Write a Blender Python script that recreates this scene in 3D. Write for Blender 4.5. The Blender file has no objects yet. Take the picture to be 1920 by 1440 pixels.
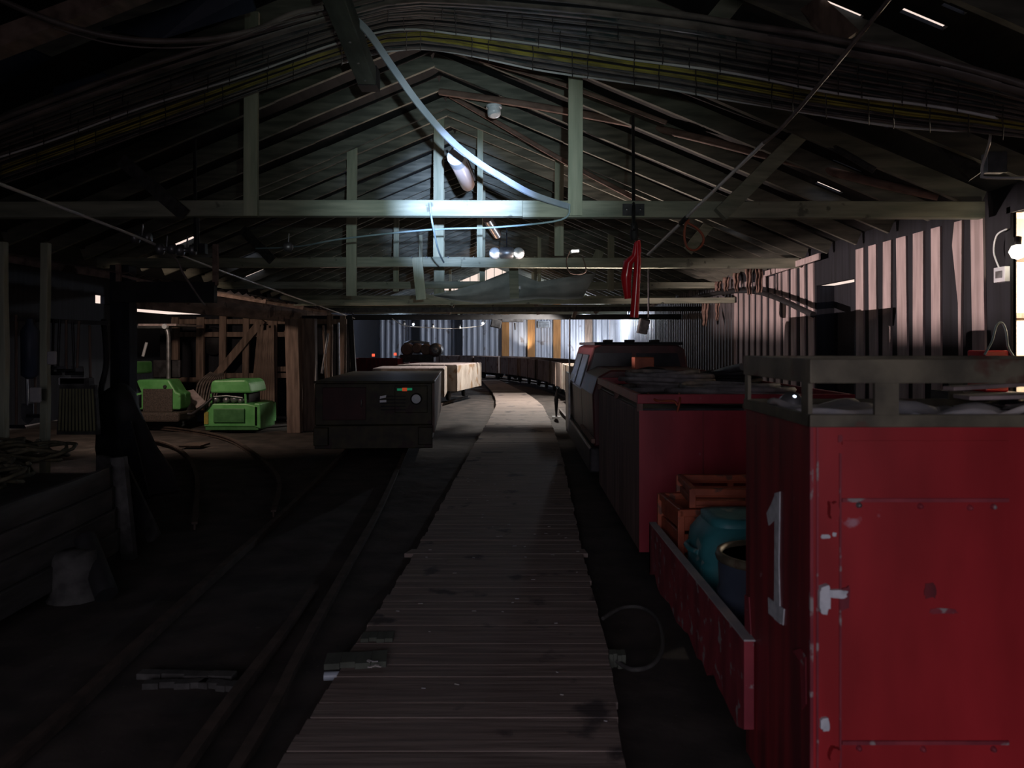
import bpy, math, random
from mathutils import Vector, Matrix, noise
random.seed(7)
R = math.radians
C = bpy.context.scene.collection
scn = bpy.context.scene

# ------------------------------------------------------------------ camera
F, H, VX, VY = 1440.0, 1.65, 970.0, 645.0       # focal length in px, eye height, vanishing point of the shed
cd = bpy.data.cameras.new('camera'); cam = bpy.data.objects.new('camera', cd); C.objects.link(cam)
cam.location = (0, 0, H); cam.rotation_euler = (R(90), 0, 0)
cd.sensor_width = 36; cd.lens = 27.0
cd.shift_x = -(VX-960)/1920; cd.shift_y = -(720-VY)/1920
cd.dof.use_dof = True; cd.dof.focus_distance = 11.0; cd.dof.aperture_fstop = 4.0
cd.clip_start = 0.05; cd.clip_end = 300
scn.camera = cam
scn.view_settings.view_transform = 'Standard'; scn.view_settings.look = 'None'
scn.view_settings.gamma = 1; scn.view_settings.use_curve_mapping = False
scn.view_settings.exposure = 0.0

# ------------------------------------------------------------------ world (low arctic daylight seen only through gaps)
w = bpy.data.worlds.new('world'); scn.world = w; w.use_nodes = True
bg = w.node_tree.nodes['Background']; bg.inputs[0].default_value = (1.0, .80, .70, 1); bg.inputs[1].default_value = 1.0
_n = w.node_tree.nodes; _l = w.node_tree.links          # pink low sun ahead, cold blue sky behind, dark ground below the horizon
_tc = _n.new('ShaderNodeTexCoord'); _sx = _n.new('ShaderNodeSeparateXYZ'); _l.new(_tc.outputs['Generated'], _sx.inputs[0])
_my = _n.new('ShaderNodeMapRange'); _my.inputs['From Min'].default_value = -.5; _my.inputs['From Max'].default_value = 0; _l.new(_sx.outputs['Y'], _my.inputs['Value'])
_mz = _n.new('ShaderNodeMapRange'); _mz.inputs['From Min'].default_value = -.06; _mz.inputs['From Max'].default_value = .02; _mz.inputs['To Min'].default_value = .04; _l.new(_sx.outputs['Z'], _mz.inputs['Value'])
_mx = _n.new('ShaderNodeMix'); _mx.data_type = 'RGBA'; _mx.inputs['A'].default_value = (.38, .42, .60, 1); _mx.inputs['B'].default_value = (1.0, .80, .70, 1)
_l.new(_my.outputs[0], _mx.inputs['Factor']); _l.new(_mx.outputs['Result'], bg.inputs[0]); _l.new(_mz.outputs[0], bg.inputs[1])

# ------------------------------------------------------------------ lights
def aim(o, d):
    o.rotation_euler = Vector(d).to_track_quat('-Z', 'Y').to_euler()
def spot(name, loc, d, power, col, ang, blend=1.0, r=.03):
    l = bpy.data.lights.new(name, 'SPOT'); l.energy = power; l.color = col; l.spot_size = R(ang); l.spot_blend = blend; l.shadow_soft_size = r
    o = bpy.data.objects.new(name, l); C.objects.link(o); o.location = loc; aim(o, d); return o
def point(name, loc, power, col, r=.05):
    l = bpy.data.lights.new(name, 'POINT'); l.energy = power; l.color = col; l.shadow_soft_size = r
    o = bpy.data.objects.new(name, l); C.objects.link(o); o.location = loc; return o
def area(name, loc, d, power, col, sx, sy, spread=180):
    l = bpy.data.lights.new(name, 'AREA'); l.energy = power; l.color = col; l.shape = 'RECTANGLE'; l.size = sx; l.size_y = sy; l.spread = R(spread)
    o = bpy.data.objects.new(name, l); C.objects.link(o); o.location = loc; aim(o, d); return o

HT = (.22, -.02, H+.20)                                  # the photographer's head torch
spot('head_torch_core', HT, (-.100, 1, .158), 17000, (.46, .62, 1.0), 11.5, 1.0)
spot('head_torch_halo', HT, (-.095, 1, .17), 1100, (.72, .90, .98), 25, 1.0)
spot('head_torch_flood', HT, (-.07, 1, .22), 190, (.78, .96, .88), 42, 1.0)
area('entrance_fill', (-.4, -2.8, 1.7), (.10, 1, -.50), 29, (.98, .84, .92), 4.2, 2.0, 105)          # added fill panel at the doorway behind the camera
LW = Vector((-5.25, 10.2, .95))                          # added light for the right wall, unseen behind the dark post
spot('low_wall_fill', LW, (10.0, 2.2, 1.5), 3900, (1.0, .76, .72), 62, .3, .005)
spot('rafter_fill', (-4.5, 17.0, .9), (6.0, -4.5, 3.2), 160, (1.0, .70, .60), 100, 1.0, .08)  # added fill for pink rafter undersides, no lamp stands here
spot('upward_fill', (1.6, 13.3, 1.45), (-.12, -.36, 1), 480, (1.0, .78, .70), 100, .6, .05)   # added fill for rafter undersides, unseen behind the locomotive cab
spot('annex_lamp', (-6.3, 12.0, 2.45), (.18, 1, -.75), 150, (1.0, .74, .60), 142, .6, .12)
spot('walkway_lamp', (1.1, 21.5, 3.2), (-.34, -.14, -1), 1300, (1.0, .92, .84), 128, .25, .08)
spot('uplight_white', (3.15, 38.9, .35), (.5, .4, 1), 500, (.92, .95, 1.0), 120, 1.0, .05)
spot('uplight_center', (.35*1, 39.3, .9), (0, .16, 1), 300, (1.0, .93, .85), 80, 1.0, .05)
spot('uplight_amber', (1.45, 39.3, .9), (.1, .16, 1), 70, (1.0, .75, .5), 80, 1.0, .05)
point('yard_lamp', (3.0, 34.5, 2.75), 800, (.80, .87, 1.0), .1)
point('far_left_lamp', (-5.2, 33.5, 2.7), 60, (.55, .68, 1.0), .1)
point('amber_roof_lamp', (-.9, 29.5, 3.9), 36, (1.0, .55, .32), .08)
point('side_room_lamp', (6.3, 8.35, 2.2), 180, (1.0, .84, .66), .06)

# ------------------------------------------------------------------ helpers
def P(px, py, Y):                       # a point seen at px, py standing at distance Y
    return Vector(((px-VX)*Y/F, Y, H-(py-VY)*Y/F))
def G(px, py, z=0):                     # a point on the ground
    Y = F*(H-z)/(py-VY); return Vector(((px-VX)*Y/F, Y, z))
XR, ZR, SL = -1.19, H+3.9, .42          # ridge
XW, XL, YB = 4.81, -7.2, 40.0           # right wall, left eave, end wall
TZ = H+1.38
def roof(x): return ZR-SL*abs(x-XR)
def roofhit(px, py, dz=0.0, soft=0.0):  # where the line of sight meets the roof plane shifted by dz
    a, b = .3, 60.0
    def f(Y):
        x = (px-VX)*Y/F
        return (H-(py-VY)*Y/F)-(ZR+dz-SL*math.sqrt((x-XR)**2+soft*soft))
    for _ in range(50):
        m = (a+b)/2
        if f(m) < 0: a = m
        else: b = m
    return P(px, py, a)

OFF = {}
def tag(o, label=None, cat=None, group=None, kind=None):
    if label: o['label'] = label
    if cat: o['category'] = cat
    if group: o['group'] = group
    if kind: o['kind'] = kind
    return o
def thing(name, label, cat, loc=(0, 0, 0), group=None):
    o = bpy.data.objects.new(name, None); C.objects.link(o); o.location = loc; o.empty_display_size = .1
    OFF[o] = Vector(loc); return tag(o, label, cat, group)
class MB:
    def __init__(s): s.v = []; s.f = []; s.sm = []
    def add(s, vs, fs, smooth=False):
        n = len(s.v); s.v += [Vector(v) for v in vs]
        for f in fs: s.f.append([i+n for i in f]); s.sm.append(smooth)
        return s
    def box(s, x0, x1, y0, y1, z0, z1, m=None):
        vs = [Vector((x, y, z)) for z in (z0, z1) for y in (y0, y1) for x in (x0, x1)]
        if m: vs = [m @ v for v in vs]
        return s.add(vs, [(0,2,3,1), (4,5,7,6), (0,1,5,4), (2,6,7,3), (0,4,6,2), (1,3,7,5)])
    def beam(s, a, b, w, h, up=(0, 0, 1), seg=1, jit=0.0):
        a = Vector(a); b = Vector(b); d = (b-a).normalized(); u = Vector(up)
        if abs(d.dot(u)) > .98: u = Vector((0, 1, 0))
        sd = d.cross(u).normalized(); u = sd.cross(d).normalized()
        vs = []
        for k in range(seg+1):
            p = a.lerp(b, k/seg); j = Vector((random.uniform(-jit, jit), random.uniform(-jit, jit), random.uniform(-jit, jit))) if jit else Vector()
            for (i, q) in ((-1, -1), (1, -1), (1, 1), (-1, 1)): vs.append(p+j+sd*w/2*i+u*h/2*q)
        fs = [(3, 2, 1, 0)]
        for k in range(seg):
            o = k*4
            for i in range(4): fs.append((o+i, o+(i+1) % 4, o+4+(i+1) % 4, o+4+i))
        o = seg*4; fs.append((o, o+1, o+2, o+3))
        return s.add(vs, fs)
    def tube(s, pts, r, n=8, cap=True):
        pts = [Vector(p) for p in pts]; m = len(pts); rr = r if isinstance(r, (list, tuple)) else [r]*m
        vs = []; pu = None
        for i, p in enumerate(pts):
            d = (pts[min(i+1, m-1)]-pts[max(i-1, 0)]).normalized()
            if pu is None: pu = Vector((0, 0, 1)) if abs(d.z) < .9 else Vector((1, 0, 0))
            sd = d.cross(pu).normalized(); u = sd.cross(d).normalized(); pu = u
            for k in range(n):
                a = 2*math.pi*k/n; vs.append(p+sd*math.cos(a)*rr[i]+u*math.sin(a)*rr[i])
        fs = [(i*n+k, i*n+(k+1) % n, (i+1)*n+(k+1) % n, (i+1)*n+k) for i in range(m-1) for k in range(n)]
        s.add(vs, fs, True)
        if cap: s.add(vs[:n], [tuple(range(n))[::-1]]); s.add(vs[-n:], [tuple(range(n))])
        return s
    def prism(s, poly, d):                # polygon (list of 3D points) extruded by vector d
        poly = [Vector(p) for p in poly]; n = len(poly); d = Vector(d)
        fs = [tuple(range(n)), tuple(range(2*n-1, n-1, -1))]+[(i, i+n, (i+1) % n+n, (i+1) % n) for i in range(n)]
        return s.add(poly+[p+d for p in poly], fs)
    def lathe(s, c, prof, axis='z', n=20):
        c = Vector(c); vs = []
        for (r, t) in prof:
            for k in range(n):
                a = 2*math.pi*k/n; p = (r*math.cos(a), r*math.sin(a), t)
                if axis == 'x': p = (t, r*math.cos(a), r*math.sin(a))
                if axis == 'y': p = (r*math.cos(a), t, r*math.sin(a))
                vs.append(c+Vector(p))
        m = len(prof)
        fs = [(i*n+k, i*n+(k+1) % n, (i+1)*n+(k+1) % n, (i+1)*n+k) for i in range(m-1) for k in range(n)]
        s.add(vs, fs, True)
        if prof[0][0] > 1e-4: s.add(vs[:n], [tuple(range(n))])
        if prof[-1][0] > 1e-4: s.add(vs[-n:], [tuple(range(n))])
        return s
    def build(s, name, mat, parent=None, label=None, cat=None, group=None, kind=None, bevel=0, M=None):
        me = bpy.data.meshes.new(name); vs = s.v
        if M: vs = [M @ v for v in vs]
        o = bpy.data.objects.new(name, me)
        if parent:
            off = OFF[parent]
        elif kind == 'structure': off = Vector()
        else:
            xs = [v.x for v in vs]; ys = [v.y for v in vs]; zs = [v.z for v in vs]
            off = Vector(((min(xs)+max(xs))/2, (min(ys)+max(ys))/2, min(zs)))
        me.from_pydata([tuple(v-off) for v in vs], [], s.f)
        for p, q in zip(me.polygons, s.sm): p.use_smooth = q
        import bmesh
        bm = bmesh.new(); bm.from_mesh(me); bmesh.ops.recalc_face_normals(bm, faces=bm.faces); bm.to_mesh(me); bm.free()
        me.materials.append(mat); C.objects.link(o)
        if parent: o.parent = parent; OFF[o] = off
        else: o.location = off; OFF[o] = off
        if bevel:
            b = o.modifiers.new('bevel', 'BEVEL'); b.width = bevel; b.segments = 2; b.limit_method = 'ANGLE'
        return tag(o, label, cat, group, kind)
def smooth(pts, n=6):                   # Catmull-Rom through the points
    pts = [Vector(p) for p in pts]; out = []
    for i in range(len(pts)-1):
        p0 = pts[max(i-1, 0)]; p1 = pts[i]; p2 = pts[i+1]; p3 = pts[min(i+2, len(pts)-1)]
        for k in range(n):
            t = k/n
            out.append(.5*((2*p1)+(p2-p0)*t+(2*p0-5*p1+4*p2-p3)*t*t+(-p0+3*p1-3*p2+p3)*t**3))
    out.append(pts[-1]); return out
def interp(x, tab):
    if x <= tab[0][0]: return tab[0][1]
    for (a, b), (c, d) in zip(tab, tab[1:]):
        if x <= c: return b+(d-b)*(x-a)/(c-a)
    return tab[-1][1]

# ------------------------------------------------------------------ materials
def mat(name, c1, c2=None, rough=.8, metal=0, sc=(3, 3, 3), detail=6, lo=.35, hi=.65, bump=0, c3=None, sc3=14, t3=.66, spec=.5):
    m = bpy.data.materials.new(name); m.use_nodes = True; nt = m.node_tree; b = nt.nodes['Principled BSDF']
    b.inputs['Roughness'].default_value = rough; b.inputs['Metallic'].default_value = metal
    b.inputs['Specular IOR Level'].default_value = spec
    tc = nt.nodes.new('ShaderNodeTexCoord'); mp = nt.nodes.new('ShaderNodeMapping'); mp.inputs['Scale'].default_value = sc
    nt.links.new(tc.outputs['Object'], mp.inputs['Vector'])
    ns = nt.nodes.new('ShaderNodeTexNoise'); ns.inputs['Scale'].default_value = 1; ns.inputs['Detail'].default_value = detail
    nt.links.new(mp.outputs[0], ns.inputs['Vector'])
    rp = nt.nodes.new('ShaderNodeValToRGB'); rp.color_ramp.elements[0].position = lo; rp.color_ramp.elements[1].position = hi
    rp.color_ramp.elements[0].color = (*c1, 1); rp.color_ramp.elements[1].color = (*(c2 or c1), 1)
    nt.links.new(ns.outputs['Fac'], rp.inputs['Fac']); out = rp.outputs['Color']
    if c3:
        n3 = nt.nodes.new('ShaderNodeTexNoise'); n3.inputs['Scale'].default_value = sc3; n3.inputs['Detail'].default_value = 8
        nt.links.new(tc.outputs['Object'], n3.inputs['Vector'])
        r3 = nt.nodes.new('ShaderNodeValToRGB'); r3.color_ramp.elements[0].position = t3; r3.color_ramp.elements[1].position = t3+.05
        nt.links.new(n3.outputs['Fac'], r3.inputs['Fac'])
        mx = nt.nodes.new('ShaderNodeMix'); mx.data_type = 'RGBA'
        nt.links.new(r3.outputs['Color'], mx.inputs['Factor']); nt.links.new(out, mx.inputs['A']); mx.inputs['B'].default_value = (*c3, 1)
        out = mx.outputs['Result']
    nt.links.new(out, b.inputs['Base Color'])
    if bump:
        bp = nt.nodes.new('ShaderNodeBump'); bp.inputs['Strength'].default_value = bump; bp.inputs['Distance'].default_value = .02
        nt.links.new(ns.outputs['Fac'], bp.inputs['Height']); nt.links.new(bp.outputs[0], b.inputs['Normal'])
    return m
def glow(name, col, s):
    m = bpy.data.materials.new(name); m.use_nodes = True; b = m.node_tree.nodes['Principled BSDF']
    b.inputs['Base Color'].default_value = (*col, 1); b.inputs['Emission Color'].default_value = (*col, 1); b.inputs['Emission Strength'].default_value = s; return m
def glass(name, col=(.8, .85, .9), rough=.05):
    m = bpy.data.materials.new(name); m.use_nodes = True; b = m.node_tree.nodes['Principled BSDF']
    b.inputs['Base Color'].default_value = (*col, 1); b.inputs['Transmission Weight'].default_value = 1; b.inputs['Roughness'].default_value = rough; return m
W_X = (1.5, 14, 14); W_Y = (14, 1.5, 14); W_Z = (14, 14, 1.5)
m_rafter = mat('rafter_wood', (.10, .105, .085), (.22, .22, .175), .85, sc=(2, 8, 12), bump=.2)
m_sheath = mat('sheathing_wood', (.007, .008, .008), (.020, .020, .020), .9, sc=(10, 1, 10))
m_tie = mat('weathered_timber', (.20, .225, .17), (.36, .37, .28), .8, sc=W_X, bump=.25, c3=(.13, .135, .105), sc3=5, t3=.66)
m_ridge = mat('old_green_grey_timber', (.05, .058, .046), (.10, .115, .09), .85, sc=(8, 2, 8), bump=.3)
m_strut = mat('pale_green_timber', (.30, .33, .24), (.45, .46, .34), .8, sc=W_Z, bump=.2)
m_brown = mat('brown_timber', (.11, .078, .060), (.25, .18, .14), .85, sc=W_Z, bump=.3)
m_brownx = mat('brown_beam_timber', (.13, .09, .07), (.30, .22, .18), .85, sc=(10, 2, 10), bump=.3, c3=(.06, .04, .03), sc3=3, t3=.6)
m_board = mat('pale_board', (.33, .27, .26), (.52, .43, .42), .8, sc=(10, 10, 1.2), bump=.2)
m_tar = mat('tarred_board', (.005, .006, .009), (.014, .016, .023), .85, sc=(14, 14, .8))
m_black = mat('black_rubber', (.006, .006, .007), (.016, .016, .018), .7, sc=(6, 6, 6))
m_cable = mat('dusty_black_cable', (.055, .055, .058), (.15, .145, .14), .4, sc=(2, 9, 9), c3=(.03, .05, .05), sc3=3, t3=.55)
m_cable2 = mat('grey_brown_cable', (.11, .095, .085), (.24, .205, .18), .45, sc=(2, 9, 9))
m_yel = mat('dusty_yellow_cable', (.10, .09, .03), (.42, .36, .06), .5, sc=(2.5, 5, 5), lo=.30, hi=.62)
m_white = mat('pale_cable', (.55, .55, .54), (.75, .74, .72), .45)
m_hose = mat('flat_grey_hose', (.30, .36, .42), (.45, .50, .55), .4, sc=(3, 3, 3))
m_rpe = mat('grey_rope', (.13, .125, .125), (.26, .25, .25), .8, sc=(9, 9, 9))
m_rope = mat('blue_grey_rope', (.18, .27, .29), (.3, .4, .42), .7)
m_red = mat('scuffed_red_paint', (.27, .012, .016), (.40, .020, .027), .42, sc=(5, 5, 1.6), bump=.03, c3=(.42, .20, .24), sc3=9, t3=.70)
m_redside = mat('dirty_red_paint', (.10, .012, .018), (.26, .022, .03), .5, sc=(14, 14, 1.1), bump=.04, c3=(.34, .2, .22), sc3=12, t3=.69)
m_redlow = mat('worn_red_paint', (.15, .014, .026), (.30, .035, .05), .6, sc=(9, 9, 4), c3=(.28, .24, .24), sc3=16, t3=.6)
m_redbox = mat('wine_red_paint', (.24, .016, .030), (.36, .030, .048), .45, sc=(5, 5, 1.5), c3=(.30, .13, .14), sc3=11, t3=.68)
m_locored = mat('dark_wine_paint', (.035, .006, .007), (.10, .014, .016), .45, sc=(5, 5, 3))
m_dkglass = mat('dusty_dark_glass', (.012, .014, .020), (.03, .033, .042), .25, sc=(5, 5, 5))
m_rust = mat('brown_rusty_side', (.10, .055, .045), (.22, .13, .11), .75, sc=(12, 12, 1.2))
m_olive = mat('olive_rusty_steel', (.075, .070, .050), (.19, .175, .12), .5, .3, sc=(7, 7, 7), bump=.1, c3=(.10, .05, .035), sc3=6, t3=.6)
m_chip = mat('grey_blue_filler', (.42, .46, .50), (.60, .64, .68), .6, sc=(30, 30, 30))
m_loco = mat('dirty_olive_paint', (.020, .018, .008), (.055, .048, .018), .6, sc=(6, 6, 6), c3=(.03, .012, .01), sc3=4, t3=.58)
m_ply = mat('dirty_plywood', (.24, .20, .165), (.42, .37, .32), .75, sc=(5, 5, 2), c3=(.22, .14, .08), sc3=2.5, t3=.55)
m_ply2 = mat('brown_plywood', (.13, .095, .08), (.23, .17, .145), .8, sc=(7, 7, 2), c3=(.10, .05, .035), sc3=3, t3=.62)
m_green = mat('bright_green_paint', (.09, .34, .09), (.15, .46, .15), .4, sc=(5, 5, 5), c3=(.10, .20, .06), sc3=9, t3=.7)
m_greend = mat('dull_green_panel', (.035, .14, .04), (.06, .20, .065), .5, sc=(8, 8, 8))
m_grille = mat('dusty_grille', (.045, .036, .03), (.10, .08, .068), .8, sc=(40, 40, 40))
m_steel = mat('grey_steel', (.16, .165, .17), (.30, .31, .32), .4, .7, sc=(8, 8, 8))
m_dkst = mat('dark_steel', (.02, .02, .022), (.055, .055, .06), .5, .5, sc=(8, 8, 8))
m_corr = mat('corrugated_zinc', (.30, .32, .37), (.45, .47, .53), .5, .25, sc=(6, 6, .7), c3=(.22, .20, .20), sc3=2, t3=.62)
m_corrd = mat('grimy_corrugated_steel', (.045, .042, .045), (.13, .115, .12), .7, .0, sc=(6, 2, .8))
m_amber = mat('amber_timber', (.30, .13, .035), (.42, .20, .06), .7, sc=W_Z)
m_dirt = mat('black_coal_dirt', (.022, .018, .016), (.062, .050, .044), .95, sc=(3, 3, 3), detail=12, bump=.9, c3=(.09, .075, .065), sc3=30, t3=.68)
m_plank = mat('walkway_timber', (.16, .128, .112), (.26, .21, .185), .85, sc=(2, 30, 10), bump=.3, c3=(.06, .05, .05), sc3=2.5, t3=.6)
m_rail = mat('rusty_rail', (.04, .028, .022), (.085, .06, .048), .8, .1, sc=(8, 8, 8))
m_tarp = mat('grey_tarpaulin', (.34, .37, .36), (.48, .51, .49), .8, sc=(3, 3, 3))
m_blue = mat('faded_blue_plastic', (.02, .15, .17), (.05, .26, .29), .5, sc=(5, 5, 5), c3=(.2, .3, .3), sc3=8, t3=.62)
m_orange = mat('orange_plastic', (.26, .055, .025), (.42, .10, .045), .5, sc=(8, 8, 8), c3=(.15, .06, .04), sc3=8, t3=.62)
m_orng = glow('glowing_orange_reflector', (1.0, .12, .03), .25)  # emission imitates torchlight thrown back by the reflector
m_redpl = mat('glossy_red_plastic', (.50, .01, .02), (.65, .02, .03), .2)
m_lens = mat('reflector_white', (.75, .82, .9), (.85, .9, .95), .3)
m_lamp = mat('lamp_plastic', (.62, .68, .72), (.8, .85, .88), .3)
m_pinktube = mat('frosted_tube_cover', (.72, .58, .52), (.85, .7, .62), .3)
m_log = mat('peeled_log', (.16, .10, .078), (.30, .195, .155), .8, sc=(1.5, 9, 9), bump=.3)
m_bluew = mat('dark_blue_sheet', (.035, .05, .08), (.06, .08, .12), .55, sc=(5, 5, 5))
m_net = mat('dry_brown_netting', (.045, .042, .024), (.10, .092, .055), .9, sc=(20, 20, 20))
m_darkwood = mat('dark_planks', (.032, .032, .031), (.075, .074, .07), .85, sc=(12, 2, 12), bump=.4)
m_paper = mat('dusty_pale_sheet', (.32, .33, .35), (.5, .47, .44), .8, sc=(6, 6, 6))
m_beige = mat('side_room_boards', (.55, .45, .34), (.72, .62, .5), .7, sc=(8, 8, 1))
m_bulb = glow('lit_bulb', (1.0, .88, .72), 14)
m_daylit = glass('window_glass')
m_gl = glow('lit_globe', (1.0, .93, .85), 3)
m_fest = glow('small_lit_bulb', (.75, .85, 1.0), 3)
m_redled = glow('small_red_lamp', (1.0, .12, .06), 1.2)

# ================================================================== SETTING
# ---- floor: coal dirt with a few humps
mb = MB(); nx, ny = 90, 220; x0, x1, y0, y1 = -12.0, 7.5, -3.4, 42.0
def gz(x, y):
    return -.015+.030*noise.noise(Vector((x*.9, y*.7, 0)))+.018*noise.noise(Vector((x*4, y*4, 3)))-.02
vs = [(x0+(x1-x0)*i/nx, y0+(y1-y0)*j/ny, gz(x0+(x1-x0)*i/nx, y0+(y1-y0)*j/ny)) for j in range(ny+1) for i in range(nx+1)]
mb.add(vs, [(j*(nx+1)+i, j*(nx+1)+i+1, (j+1)*(nx+1)+i+1, (j+1)*(nx+1)+i) for j in range(ny) for i in range(nx)], True)
mb.build('floor', m_dirt, kind='structure')

# ---- roof deck: boards along the shed with a few missing bits
holes = []
def hole(px, py, wx, wy):
    p = roofhit(px, py, .24); holes.append((p.x-wx/2, p.x+wx/2, p.y-wy/2, p.y+wy/2))
for h_ in ((1505, 348, .10, .16), (1556, 350, .05, .10), (1693, 365, .16, .10), (1738, 34, .16, .07), (1567, 8, .10, .07), (1655, 230, .04, .06), (1587, 307, .08, .03),
           (345, 456, .30, .5), (455, 474, .3, .6), (478, 512, .25, .6), (415, 460, .08, .1), (1395, 418, .2, .2), (1330, 398, .12, .3), (1460, 452, .3, .3), (640, 322, .12, .16), (1790, 12, .06, .04)): hole(*h_)
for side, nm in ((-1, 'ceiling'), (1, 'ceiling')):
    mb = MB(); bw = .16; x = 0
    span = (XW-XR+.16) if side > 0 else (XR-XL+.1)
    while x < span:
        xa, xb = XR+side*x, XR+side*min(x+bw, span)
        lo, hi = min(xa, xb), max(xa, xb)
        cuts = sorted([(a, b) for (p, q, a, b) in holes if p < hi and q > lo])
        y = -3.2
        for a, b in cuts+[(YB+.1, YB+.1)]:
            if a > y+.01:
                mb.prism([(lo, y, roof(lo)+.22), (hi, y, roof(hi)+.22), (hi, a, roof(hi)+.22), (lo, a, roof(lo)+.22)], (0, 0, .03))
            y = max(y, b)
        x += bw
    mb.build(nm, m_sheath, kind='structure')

# ---- right wall: pale vertical boards over tarred boarding, then corrugated steel
mb = MB()
def wbox(y0, y1, z0=0, z1=3.32): mb.box(XW+.06, XW+.14, y0, y1, z0, z1)
wbox(-3.2, 6.0); mb.box(XW+.06, XW+.08, 7.54, 8.2, 0, 3.32); wbox(8.2, 11.1); wbox(12.5, 17.2); wbox(6.0, 7.54, 2.94, 3.32); wbox(11.1, 12.5, 2.6, 3.32)
mb.box(XW+.35, XW+.4, 11.05, 12.55, 0, 2.6); mb.box(XW+.14, XW+.4, 11.05, 11.1, 0, 2.6); mb.box(XW+.14, XW+.4, 12.5, 12.55, 0, 2.6)
mb.build('wall_right', m_tar, kind='structure')
mb = MB()
def wy(px): return XW*F/(px-VX)
strips = [(1600, 1614), (1624, 1638), (1650, 1665), (1676, 1694), (1706, 1725), (1740, 1757), (1815, 1838)]
strips += [(1451, 1459), (1464, 1473), (1479, 1488), (1496, 1504), (1511, 1521)]
for a, b in strips:
    ya, yb = wy(b), wy(a); j = random.uniform(-.02, .02)
    mb.prism([(XW+.06, ya, 0), (XW+.06, yb, 0), (XW+.06, yb+j, 1.5), (XW+.06, yb-j, 3.0), (XW+.06, ya-j, 3.0), (XW+.06, ya+j, 1.6)], (-.025, 0, 0))
mb.prism([(XW+.06, wy(1797), 3.0), (XW+.06, wy(1783), 3.0), (XW+.06, wy(1779), 2.75), (XW+.06, wy(1790), 2.1), (XW+.06, wy(1793), .4), (XW+.06, wy(1794), .4)], (-.025, 0, 0))
y = wy(1446)
while y < 17.0:
    mb.box(XW+.035, XW+.06, y, y+.22, 0, 2.98+random.uniform(-.1, .05)); y += .40
mb.build('wall_right', m_board, kind='structure')
def corrugated(name, p0, p1, z0, zf, pitch, depth, m, kind='structure', base=None):
    mb = MB(); p0 = Vector(p0); p1 = Vector(p1); L = (p1-p0).length; d = (p1-p0)/L; nn = Vector((-d.y, d.x, 0))
    n = int(L/pitch*4); vs = []; prof = (0, 1, 1, 0)
    for k in range(n+1):
        q = p0+d*(L*k/n)+nn*depth*prof[k % 4]; vs += [(q.x, q.y, z0), (q.x, q.y, zf(q.x) if callable(zf) else zf)]
    mb.add(vs, [(2*k, 2*k+2, 2*k+3, 2*k+1) for k in range(n)])
    return mb.build(name, m, kind=kind)
corrugated('wall_right', (XW+.06, 17.2, 0), (XW+.06, 27.0, 0), 0, 3.32, .26, .05, m_corrd)
corrugated('wall_right', (XW+.06, 27.0, 0), (XW+.06, YB, 0), 0, 3.32, .30, .05, m_corr)
# ---- end wall with a glazed strip high in the gable
GW = H+2.75
corrugated('wall_back', (XL, YB, 0), (XW, YB, 0), 0, lambda x: min(GW, roof(x)+.3) if not (-7.0 < x < -4.7) else H+2.2*0+1.75, .30, -.05, m_corr)
mb = MB()
for x in [-3.3+.42*i for i in range(12)]: mb.beam((x, YB, GW), (x, YB, roof(x)+.2), .035, .05)
mb.beam((-4.2, YB, GW), (2.0, YB, GW), .08, .08)
mb.beam((-3.2, YB, GW+.34), (.9, YB, GW+.34), .03, .03)
mb.build('trim_1', m_strut, kind='structure')
# posts on the end wall
postx = [(p-VX)*YB/F for p in (948, 996, 1044, 1103, 861, 780)]
for x, m in zip(postx, (m_amber, m_amber, m_amber, m_brown, m_tar, m_tar)):
    mb = MB(); mb.box(x-.19, x+.19, YB-.28, YB-.08, 0, H+2.1)
    mb.build('trim_2', m, kind='structure')
# ---- left side: shed wall, then a deeper annex bay
mb = MB()
mb.box(XL-.1, XL, -3.2, 9.4, 0, 3.25); mb.box(XL-.1, XL, 22, YB, 0, 3.25)
mb.box(-10.1, XL, 9.3, 9.4, 0, 3.3)
mb.box(-10.1, -10.0, 9.3, 22, 0, 2.5); mb.box(-10.1, -10, 9.3, 18.2, 2.5, 3.3); mb.box(-10.1, -10.0, 18.2, 22, 2.82, 3.3); mb.box(-10.1, -10, 18.9, 20.2, 2.5, 2.82)
mb.box(-10.1, XL, 22, 22.1, 0, 2.50); mb.box(-10.1, XL, 22, 22.1, 2.82, 3.3); mb.box(-8.95, XL, 22, 22.1, 2.50, 2.82); mb.box(-10.1, -10, 18.2, 18.9, 2.5, 2.62); mb.box(-10.1, -10, 18.6, 18.9, 2.6, 2.82)
mb.build('wall_left', m_tar, kind='structure')
mb = MB(); mb.box(-10.1, XL+.05, 9.3, 22.1, 3.22, 3.3); mb.build('ceiling', m_sheath, kind='structure')
# ---- wall behind the camera, with an unseen doorway, widened to let more light in
mb = MB(); mb.box(-10, -2.6, -3.3, -3.2, 0, 5.8); mb.box(2.2, 7, -3.3, -3.2, 0, 5.8); mb.box(-2.6, 2.2, -3.3, -3.2, 2.9, 5.8)
mb.build('wall_front', m_tar, kind='structure')
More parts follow.
